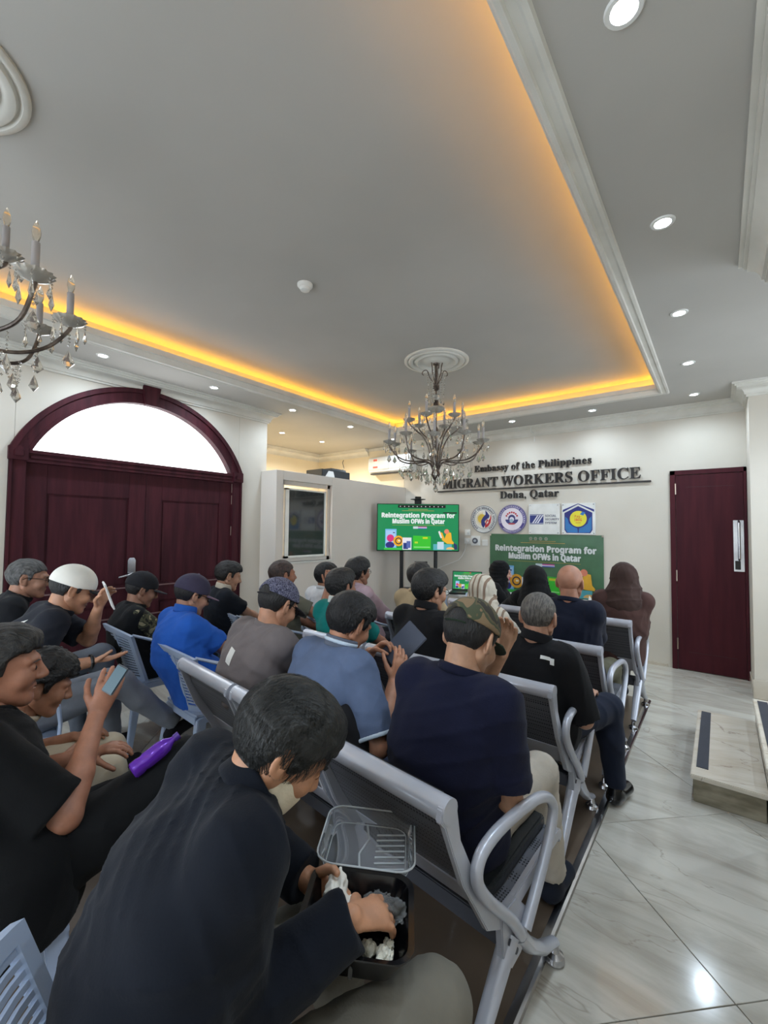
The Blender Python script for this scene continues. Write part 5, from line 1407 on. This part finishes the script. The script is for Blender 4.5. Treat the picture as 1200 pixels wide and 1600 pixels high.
def decal(P, side, down, w, h, m, name='print', n=5, rot=0., lift=.0025, dirv=None):
    """cloth-hugging flat print on the back of a shirt; side/down measured from the neck base"""
    me = P['shirt'].data; vs = [v.co.copy() for v in me.vertices]; bv = BVHTree.FromPolygons(vs, [tuple(p.vertices) for p in me.polygons])
    F_ = Vector(P['F']); R_ = Vector(P['R']); U_ = Vector((0, 0, 1)); N_ = Vector(P['N']-P['O']); d = dirv or F_
    V = []; 
    for i in range(n+1):
        for j in range(n+1):
            a, b = (i/n-.5)*w, (j/n-.5)*h; a, b = a*math.cos(rot)-b*math.sin(rot), a*math.sin(rot)+b*math.cos(rot)
            o = N_+R_*(side+a)+U_*(-down+b)-d*.6; hit = bv.ray_cast(o, d)
            V.append((hit[0] if hit[0] is not None else N_+R_*(side+a)+U_*(-down+b)-F_*.1)-d*lift)
    F = [(i*(n+1)+j, (i+1)*(n+1)+j, (i+1)*(n+1)+j+1, i*(n+1)+j+1) for i in range(n) for j in range(n)]
    return MB().add(V, F).build(name, m, P['shirt'], fixn=False)
# ================================================================ WHO SITS WHERE
def phone(lab, loc, rot, screen=(120, 150, 170), em=.5, w=.036, h=.075, body=(40, 44, 50)):
    t = thing('phone', lab, 'phone', loc, rot=tuple(math.radians(r) for r in rot))
    MB().box((-w, -.004, -h), (w, .004, h)).build('phone_body', flat(body, .25), t, bevel=.003)
    MB().box((-w+.003, -.0046, -h+.004), (w-.003, -.004, h-.004)).build('screen', flat(screen, .3, em), t)
    return t
SK, SKD, SKL = (178, 130, 102), (150, 104, 82), (196, 152, 122)
# ---- nearest: man in a dark blazer eating
p1 = person('man in a dark blazer bending over a takeaway box, nearest the camera', (-.765, .40, .50), (-.735, .61, 1.045), yaw=22, hpitch=44, hyaw=8, skin_=(190, 138, 106),
            shirt=(12, 17, 27), trousers=(112, 108, 98), sleeve=2, lapel=True, collar=(226, 214, 190), hair='long', hairc=(25, 26, 25), hairt=.017, hair_amp=.003, q=.0062, bulge=.10,
            rh=(-.585, .66, .735, 'w'), lh=(-.80, .74, .66, 'w'), relb=(-.1, -.7, -.6), lelb=(-.9, -.2, -.3), hand_r=dict(dir=(-.1, .6, -.22), palm=(-.3, -.25, -.9), curl=.85), hand_l=dict(palm=(.8, .2, 0), curl=.8),
            knees=[(.119, .48, .03), (-.19, .40, .02)], curl=.9, extra=dict(strands=3200, len=.085), seed=5, size=1.0, fat=1.02, eyes=True, sh_w=.168, shoff=(-.030, .005, .01), neckdrop=.11)
# ---- man in black with grey hair, left edge
p2 = person('man in a black t-shirt with greying hair raising a phone, left edge of the picture', (-1.62, .34, .50), (-1.80, .35, 1.05), yaw=10, hpitch=4, hyaw=8, skin_=(168, 116, 92),
            shirt=(10, 11, 13), trousers=(12, 13, 15), sleeve=.9, hair='short', hairc=(44, 42, 40), hairt=.014, hair_amp=.004, q=.0065, bulge=.04,
            rh=(-1.60, .56, .88, 'w'), lh=(-1.85, .62, .66, 'w'), relb=(.6, .1, -.8), hand_r=dict(dir=(-.1, .35, .9), palm=(-.9, .3, .1), curl=.75), knees=[(.12, .43, .22), (-.12, .46, .04)], size=1.05, fat=1.35, seed=9, eyes=True)
phone('phone held up by the man in black at the left edge', (-1.565, .60, 1.00), (-25, 20, 25), (70, 120, 140), .25, .022, .045)
# ---- man with curly hair leaning over, cream trousers
p3 = person('man with curly black hair leaning low behind the black t-shirt, cream trousers', (-2.28, .36, .47), (-2.115, .545, .875), yaw=12, hpitch=22, hyaw=0, skin_=(170, 120, 94),
            shirt=(196, 182, 158), trousers=(196, 184, 162), hair='short', hairc=(26, 24, 24), hairt=.020, hair_amp=.008, top=.015, q=.008, bulge=.10, knees=[(.22, .46, .03), (-.02, .50, .02)], seed=12, size=.95, sleeve=.8)
# ---- white cap
p4 = person('man in a black t-shirt and white cap holding a phone to his face', (-2.92, .62, .50), (-2.78, .84, 1.155), yaw=8, hpitch=24, hyaw=0, skin_=(184, 136, 108),
            shirt=(30, 33, 42), trousers=(122, 126, 134), hair='short', hairc=(26, 26, 28), q=.008, bulge=.10, rh=(-2.46, .83, .83, 'w'), lh=(-2.60, .90, 1.06, 'w'), relb=(.6, -.3, -.7), lelb=(-.3, .3, -.9), sleeve=.85,
            hand_r=dict(dir=(.3, 1, .1), palm=(-.1, .1, 1), curl=.3), hand_l=dict(dir=(.2, .3, .9), palm=(.5, .2, 0), curl=.9), knees=[(.12, .48, .10), (-.10, .46, .06)], ankles=[(-2.66, 1.36, .30), (.02, .04)],
            capm=mat('white_cap_cloth', (226, 224, 216), .8), visorm=cloth((30, 30, 34)), seed=14)
phone('white phone held close to the face under the white cap', (-2.545, .93, 1.135), (20, 10, -10), (190, 194, 196), .5, body=(214, 214, 214))
t = p4['root']; MB().tube([tuple(Vector(p4['WR']-p4['O'])+Vector((.03*math.cos(a), .0, .03*math.sin(a)))) for a in [2*math.pi*i/12 for i in range(13)]], .008, 6).build('wristwatch', M['black'], t)
decal(p4, .06, .05, .035, .06, M['white_plastic'], 'white_print', rot=.5); decal(p4, .075, .055, .018, .03, cloth((30, 33, 42)), 'white_print', rot=.5, lift=.004)
# ---- glasses, left far
p5 = person('grey-haired man with spectacles in black beside the mahogany door', (-3.50, .62, .50), (-3.44, .80, 1.165), yaw=10, hpitch=8, hyaw=10, skin_=(162, 118, 96), shirt=(24, 25, 29), trousers=(106, 112, 122), hairc=(92, 92, 92), hairt=.008, q=.009, bulge=.06, glasses=True,
            knees=[(.12, .58, .14), (-.10, .46, .0)], seed=16)
# ---- camouflage sleeves
p7 = person('bearded man in a black cap with camouflage sleeves by the door handle', (-3.36, 1.46, .50), (-3.37, 1.45, 1.035), yaw=10, hpitch=20, hyaw=0, skin_=(160, 116, 94), shirt=(22, 23, 26), sleeve_mat=M['camo_sleeve'], trousers=(34, 36, 42), q=.009, bulge=.07,
            capm=cloth((34, 34, 38)), visorm=cloth((52, 54, 58)), seed=18, sleeve=1.2)
# ---- blue polo
p8 = person('man in a bright blue polo shirt, dark cap and sunglasses', (-2.58, 1.46, .50), (-2.64, 1.44, 1.07), yaw=6, hpitch=22, skin_=(178, 132, 108), shirt=(38, 92, 184), collar=(40, 90, 176), trousers=(40, 42, 48), q=.0085, bulge=.08,
            capm=cloth((62, 58, 78)), visorm=cloth((112, 92, 112)), glasses=True, sleeve=.72, fat=1.12, seed=20)
# ---- black shirt with cream collar band
p9 = person('man in black with a cream shoulder band beside the end of the mahogany door', (-3.38, 2.24, .50), (-3.37, 2.16, 1.08), yaw=18, hpitch=16, hyaw=0, skin_=(186, 140, 114), shirt=(26, 30, 38), collar=(206, 196, 178), trousers=(30, 32, 36), q=.0095, bulge=.07, seed=22, hairt=.014)
# ---- paisley cap, grey tee
p10 = person('man in a grey-brown t-shirt with a paisley cap and black spectacles', (-1.88, 1.44, .50), (-1.73, 1.385, 1.12), yaw=6, hpitch=30, hyaw=-8, skin_=(188, 138, 110), shirt=(112, 104, 104), trousers=(58, 60, 68), q=.0075, bulge=.10, capm=M['paisley'], visorm=cloth((44, 42, 48)), glasses=True, sleeve=.9, fat=1.15, seed=24, cap_hole=True, hairt=.016, cap_low=.03,
             rh=(.10, .34, .14))
decal(p10, -.03, .10, .045, .07, M['white_plastic'], 'white_tag', rot=-.2)
# ---- blue-grey polo
p12 = person('man in a slate blue polo with white trim looking down at a tablet', (-1.36, 1.42, .50), (-1.29, 1.43, 1.085), yaw=5, hpitch=34, hyaw=0, skin_=(180, 128, 100), shirt=(88, 102, 130), collar=(92, 98, 112), trim=(190, 204, 218), trousers=(60, 66, 84), hair='short', hairc=(26, 25, 26), hairt=.020, q=.007, bulge=.10,
             rh=(-1.08, 1.47, .86, 'w'), lh=(-1.28, 1.56, .93, 'w'), relb=(.5, -.2, -.9), lelb=(-.6, .2, -.8), hand_r=dict(dir=(.05, .45, .9), palm=(-.85, .4, .1), curl=.6), hand_l=dict(dir=(.5, .3, .4), palm=(.3, -.2, -.8), curl=1.6), sleeve=.88, fat=1.1, seed=26, extra=dict(strands=1200, len=.05))
t = thing('tablet', 'grey tablet held up by the man in the slate blue polo', 'tablet', (-1.12, 1.60, .985), rot=(math.radians(-35), math.radians(28), math.radians(-15)))
MB().box((-.065, -.004, -.095), (.065, .004, .095)).build('tablet_body', flat((74, 80, 94), .3), t, bevel=.003)
# ---- navy tee, camouflage cap
p14 = person('man in a navy t-shirt and camouflage cap resting his hand on his face', (-.78, 1.37, .50), (-.695, 1.40, 1.12), yaw=6, hpitch=32, hyaw=0, skin_=(190, 146, 118), shirt=(18, 21, 44), trousers=(186, 178, 166), shoe=(30, 34, 46), q=.007, bulge=.05, capm=M['camo_cap'], visorm=cloth((38, 52, 38)), sleeve=.82, fat=1.12, seed=28, cap_hole=True, hairt=.014, cap_low=.03,
             rh=(-.63, 1.60, .64, 'w'), lh=(-.66, 1.58, 1.03, 'w'), relb=(.3, -.4, -.9), lelb=(-.3, .4, -.9), hand_l=dict(dir=(.25, .2, .9), palm=(.1, -1, .2), curl=1.0), knees=[(.13, .44, .02), (-.14, .44, .02)], ankles=[(.03, .06), (-.04, .04)], size=1.05)
t = p14['root']; MB().tube([tuple(Vector(p14['WR']-p14['O'])+Vector((.036*math.cos(a), -.01, .036*math.sin(a)))) for a in [2*math.pi*i/12 for i in range(13)]], .009, 6).build('wristwatch', M['black'], t)
# ---- row two
p11 = person('man in a teal green polo seen from behind, second bench row', (-2.02, 2.26, .50), (-2.04, 2.17, 1.105), yaw=4, hpitch=2, skin_=(160, 112, 88), shirt=(14, 116, 110), collar=(200, 206, 200), trousers=(36, 38, 44), q=.009, bulge=.03, hairt=.014, sleeve=.8, seed=30)
p13 = person('man in a black shirt with thick black hair, second bench row', (-1.40, 2.26, .50), (-1.39, 2.26, 1.13), yaw=10, hpitch=10, hyaw=10, skin_=(190, 140, 112), shirt=(22, 22, 25), collar=(24, 24, 27), trousers=(30, 32, 38), q=.0085, bulge=.04, hairt=.020, seed=32, fat=1.15, sleeve=.95, glasses=True)
p15 = person('man with shaved head in a black polo, legs beside the aisle', (-.80, 2.33, .50), (-.735, 2.25, 1.06), yaw=12, hpitch=6, hyaw=-14, skin_=(186, 140, 116), shirt=(18, 18, 21), collar=(20, 20, 23), trousers=(28, 34, 50), shoe='black_gloss', q=.0078, bulge=.02, hairc=(104, 98, 92), hairt=.0035, hair_amp=.0006, sleeve=.95, fat=1.22, seed=34,
             rh=(-.56, 2.52, .62, 'w'), relb=(.35, -.3, -.9), knees=[(.20, .42, .02), (-.16, .42, .02)], ankles=[(.03, .02), (-.02, .04)], size=1.04, glasses=True)
# ---- row three
p16 = person('bald man in a navy sweater, third bench row', (-.82, 3.16, .50), (-.79, 3.06, 1.155), yaw=2, hpitch=2, skin_=(172, 122, 98), shirt=(22, 26, 42), trousers=(84, 82, 66), q=.0085, bulge=.03, hair=None, sleeve=2, fat=1.15, seed=36, knees=[(.16, .42, .0), (-.14, .42, 0)])
p17 = person('woman in a brown and cream striped headscarf and blouse', (-1.33, 3.08, .50), (-1.37, 2.96, 1.055), yaw=8, hpitch=8, skin_=SKL, shirt_mat=M['striped_scarf'], trousers=(70, 62, 56), q=.0085, bulge=.04, hair=None, hijab=M['striped_scarf'], sleeve=2, seed=38, size=.95)
p21 = person('man in a tan t-shirt behind the black television pole', (-1.93, 3.10, .50), (-1.98, 3.05, 1.10), yaw=4, hpitch=4, skin_=(188, 142, 112), shirt=(176, 156, 124), trousers=(50, 52, 58), q=.009, bulge=.04, hairt=.014, seed=40)
# ---- left group beyond
p24 = person('man with brown-tinted hair raising a hand, olive and white sleeve', (-2.78, 2.34, .50), (-2.78, 2.27, 1.12), yaw=12, hpitch=0, skin_=(158, 108, 84), shirt=(92, 90, 78), trousers=(50, 52, 56), q=.009, bulge=.03, hairc=(70, 50, 42), hairt=.008, rh=(-2.52, 2.52, 1.02, 'w'), relb=(.6, .2, -.8), hand_r=dict(dir=(0, .1, 1), palm=(-.6, .8, 0), curl=.25), seed=42)
p23 = person('woman in a white top with black hair tied up beside the partition', (-2.86, 2.92, .50), (-2.87, 2.85, 1.055), yaw=8, hpitch=10, skin_=(176, 132, 106), shirt=(214, 214, 216), trousers=(60, 62, 70), q=.0095, bulge=.05, hairt=.024, hairc=(22, 22, 24), seed=44, size=.95)
p22 = person('woman in a pale pink blouse with short black hair and spectacles', (-2.50, 2.98, .50), (-2.54, 2.92, 1.115), yaw=14, hpitch=2, skin_=(170, 124, 100), shirt=(184, 160, 170), trousers=(60, 60, 66), q=.009, bulge=.03, hairt=.026, hairc=(20, 20, 22), hair='long', seed=46, size=.98, glasses=True, sleeve=1.4)
for k_, (a_1, b_1, l_1, r_1) in enumerate(((-.06, .10, .05, .7), (-.045, .11, .05, -.5), (-.02, .115, .035, .8), (.0, .12, .03, -.4), (-.05, .085, .04, 1.5))):
    decal(p23, a_1, b_1, l_1, .006, M['black'], 'script_print', n=4, rot=r_1)
decal(p15, .10, .035, .05, .016, M['white_plastic'], 'white_print'); decal(p15, .135, .045, .022, .03, M['white_plastic'], 'white_print')
# ---- front
p18 = person('woman in a brown headscarf and brown top at the right end of the front row', (-.70, 4.06, .50), (-.63, 4.04, 1.12), yaw=-14, hpitch=2, hyaw=-14, skin_=SKL, shirt=(74, 52, 48), trousers=(56, 52, 50), q=.0085, bulge=.02, hair=None, hijab=cloth((66, 50, 46)), sleeve=2, fat=1.15, seed=48, glasses=True)
p19 = person('woman in a black headscarf seen from behind with a bare forearm on the table', (-1.26, 4.04, .50), (-1.31, 3.93, 1.06), yaw=2, hpitch=6, skin_=(196, 150, 126), shirt=(18, 18, 20), trousers=(30, 30, 34), q=.009, bulge=.04, hair=None, hijab=cloth((20, 20, 22)), sleeve=1.35, lh=(-1.66, 4.32, .80, 'w'), seed=50)
p20 = person('woman in a black headscarf in profile in front of the banner', (-1.86, 4.40, .50), (-1.84, 4.42, 1.055), yaw=75, hpitch=8, hyaw=0, skin_=(198, 152, 132), shirt=(20, 20, 22), trousers=(30, 30, 34), q=.0085, bulge=.03, hair=None, hijab=cloth((18, 18, 20)), sleeve=2, seed=52, eyes=True, size=.95)

# ---- chairs
plastic_chair(-3.33, 1.55, math.radians(-4), 'pale plastic armchair behind the man with camouflage sleeves')
plastic_chair(-2.53, 1.55, math.radians(-4), 'pale plastic armchair behind the man in the blue polo')
plastic_chair(-3.36, 2.38, math.radians(-8), 'pale plastic armchair behind the man with the cream shoulder band')
plastic_chair(-.72, .43, math.radians(-14), 'pale plastic chair at the lower left edge under the man in the blazer', arms=False)
plastic_chair(-1.66, .26, math.radians(-8), 'pale plastic chair under the man in black with greying hair', arms=False)
plastic_chair(-2.27, .38, math.radians(-8), 'pale plastic armchair under the curly-haired man')
plastic_chair(-2.92, .60, math.radians(-8), 'pale plastic armchair under the man in the white cap')
plastic_chair(-3.50, .60, math.radians(-8), 'pale plastic armchair under the grey-haired man by the door')
plastic_chair(-2.78, 2.34, math.radians(-8), 'pale plastic armchair under the man raising a hand')
plastic_chair(-2.86, 2.92, math.radians(-8), 'pale plastic armchair under the woman in the white top')
plastic_chair(-2.42, 3.0, math.radians(-14), 'pale plastic armchair under the woman in the pink blouse')
plastic_chair(-2.60, 5.25, math.radians(176), 'empty white plastic chair behind the laptop')
plastic_chair(-1.86, 4.40, math.radians(-75), 'pale plastic chair under the woman in profile')

# ---- takeaway box on the lap
t = thing('food_tray', 'black takeaway food tray resting on the grey trousers', 'food container', (-.625, .725, .628), rot=(math.radians(-4), math.radians(4), math.radians(34)))
def rrect(w, h, r, n=5):
    out = []
    for cx, cy, a0 in ((w-r, h-r, 0), (-w+r, h-r, 90), (-w+r, -h+r, 180), (w-r, -h+r, 270)):
        for i in range(n+1): an = math.radians(a0+90*i/n); out.append((cx+r*math.cos(an), cy+r*math.sin(an)))
    return out
def tray(levels):
    V = []; F = []; n = len(levels[0][0]); k = 0
    for pts, z in levels:
        V += [(x, y, z) for x, y in pts]
    for i in range(len(levels)-1):
        for j in range(n): F.append((i*n+j, i*n+(j+1) % n, (i+1)*n+(j+1) % n, (i+1)*n+j))
    F.append(tuple((len(levels)-1)*n+j for j in range(n)))
    return MB().add(V, F)
tray([(rrect(.085, .085, .03), 0), (rrect(.112, .112, .04), .055), (rrect(.120, .120, .045), .058), (rrect(.120, .120, .045), .061), (rrect(.108, .108, .038), .058), (rrect(.082, .082, .03), .006)]).build('tray_shell', M['black_gloss'], t, smooth=True)
MB().box((-.10, -.004, .006), (.10, .004, .045)).box((-.004, -.10, .006), (.004, 0, .045)).build('divider', M['black_gloss'], t, bevel=.002)
lid = bpy.data.objects.new('clear_lid', None); link(lid); lid.parent = t
lid.matrix_local = Matrix.Translation((0.0, .118, .062)) @ Matrix.Rotation(math.radians(0), 4, 'X') @ Matrix.Translation((0, .125, 0)) @ Matrix.Scale(1.04, 4)
def lidm(levels): return tray(levels)
lidm([(rrect(.121, .121, .045), 0), (rrect(.112, .112, .04), -.002), (rrect(.104, .104, .036), -.030), (rrect(.096, .096, .032), -.034)]).build('lid_shell', M['clear_film'], lid, smooth=True)
rb = MB().tube([(x, y, 0) for x, y in rrect(.119, .119, .045)+[rrect(.119, .119, .045)[0]]], .0022, 6)
rb.tube([(x, y, -.032) for x, y in rrect(.098, .098, .033)+[rrect(.098, .098, .033)[0]]], .0014, 6)
for i in range(7): rb.tube([(.02+.0*i, -.07+.022*i, -.034), (.095, -.06+.022*i, -.031)], .0022, 6)
rb.tube([(-.01, -.1, -.034), (-.02, -.02, -.034), (.0, .04, -.034), (-.01, .1, -.034)], .003, 6)
rb.build('lid_ribs', mat('frosted_edge', (198, 204, 208), .25), lid, smooth=True)
# crumpled napkin, plastic bag, rice
def crumple(name, c, r, m, seed, amp, freq, par):
    f = Field(np.array(c)-np.array(r)*1.7-.01, np.array(c)+np.array(r)*1.7+.01, .0028); f.ell(c, r, k=0); f.wob(amp, freq, seed); V, Q = f.net(); return npmesh(name, V, Q, m, par, smooth=False)
crumple('napkin', (-.055, .02, .055), (.030, .070, .026), mat('white_tissue', (226, 222, 212), .8), 3, .012, 75, t)
crumple('plastic_bag', (.055, .015, .055), (.045, .028, .022), M['clear_film'], 4, .010, 110, t)
crumple('plastic_bag', (-.085, -.05, .05), (.022, .035, .020), M['clear_film'], 6, .009, 110, t)
for i, (x, y, r) in enumerate(((.03, -.045, .016), (.062, -.055, .018), (.068, -.030, .011), (.055, -.075, .012))):
    crumple('rice_lump', (x, y, .022), (r, r*.9, r*.8), mat('cooked_rice', (226, 222, 206), .6), 10+i, .004, 260, t)
# ---- bottles
def bottle(lab, loc, rot=(0, 0, 0), s=1.):
    t = thing('drink_bottle', lab, 'bottle', loc, rot=tuple(math.radians(r) for r in rot)); t.scale = (s, s, s)
    MB().lathe([(.001, 0), (.028, 0), (.034, .006), (.035, .03), (.031, .045), (.035, .06), (.035, .12), (.030, .145), (.016, .165), (.013, .175), (.013, .18)], 24, ripple=.025, rn=8).build('bottle_body', M['purple_glass'], t, smooth=True)
    MB().lathe([(.016, .178), (.017, .20), (.001, .201)], 20).build('bottle_cap', mat('purple_cap', (70, 40, 130), .3), t, smooth=True)
bottle('shiny purple bottle lying between the man in black and the blazer', (-1.42, .60, .755), (-62, 0, -10), .75)
bottle('dark purple bottle standing on the bench seat beside the man in navy', (-1.08, 1.50, .43), (0, 0, 0), .95)
bottle('purple bottle standing inside the armrest beside the man with shaved head', (-.60, 2.33, .43), (0, 0, 0), .9)
t = thing('black_backpack', 'black backpack lying on the bench between the two near seats', 'bag', (-1.17, 1.27, .44), rz=-.1)
f = Field((-.2, -.15, -.02), (.2, .15, .5), .009); f.ell((0, 0, .2), (.14, .085, .2), k=0); f.ell((0, .03, .1), (.12, .08, .1), k=.03); fabric(f, 60, .005, 20); V, Q = f.net(); npmesh('bag_body', V, Q, cloth((26, 26, 29)), t)
MB().tube([(-.03, 0, .40), (-.03, 0, .44), (.03, 0, .44), (.03, 0, .40)], .007, 8).build('bag_handle', cloth((22, 22, 25)), t)
t = thing('cleaning_sponge', 'small purple object on the brown mat at the bottom edge', 'object', (-.66, 1.20, .006))
f = Field((-.08, -.06, -.01), (.08, .06, .08), .005); f.cap((-.03, 0, .02), (.035, 0, .025), .022, .028, 0); f.F = np.maximum(f.F, -f.ax[2][None, None, :]); V, Q = f.net(); npmesh('body', V, Q, cloth((70, 40, 110)), t)
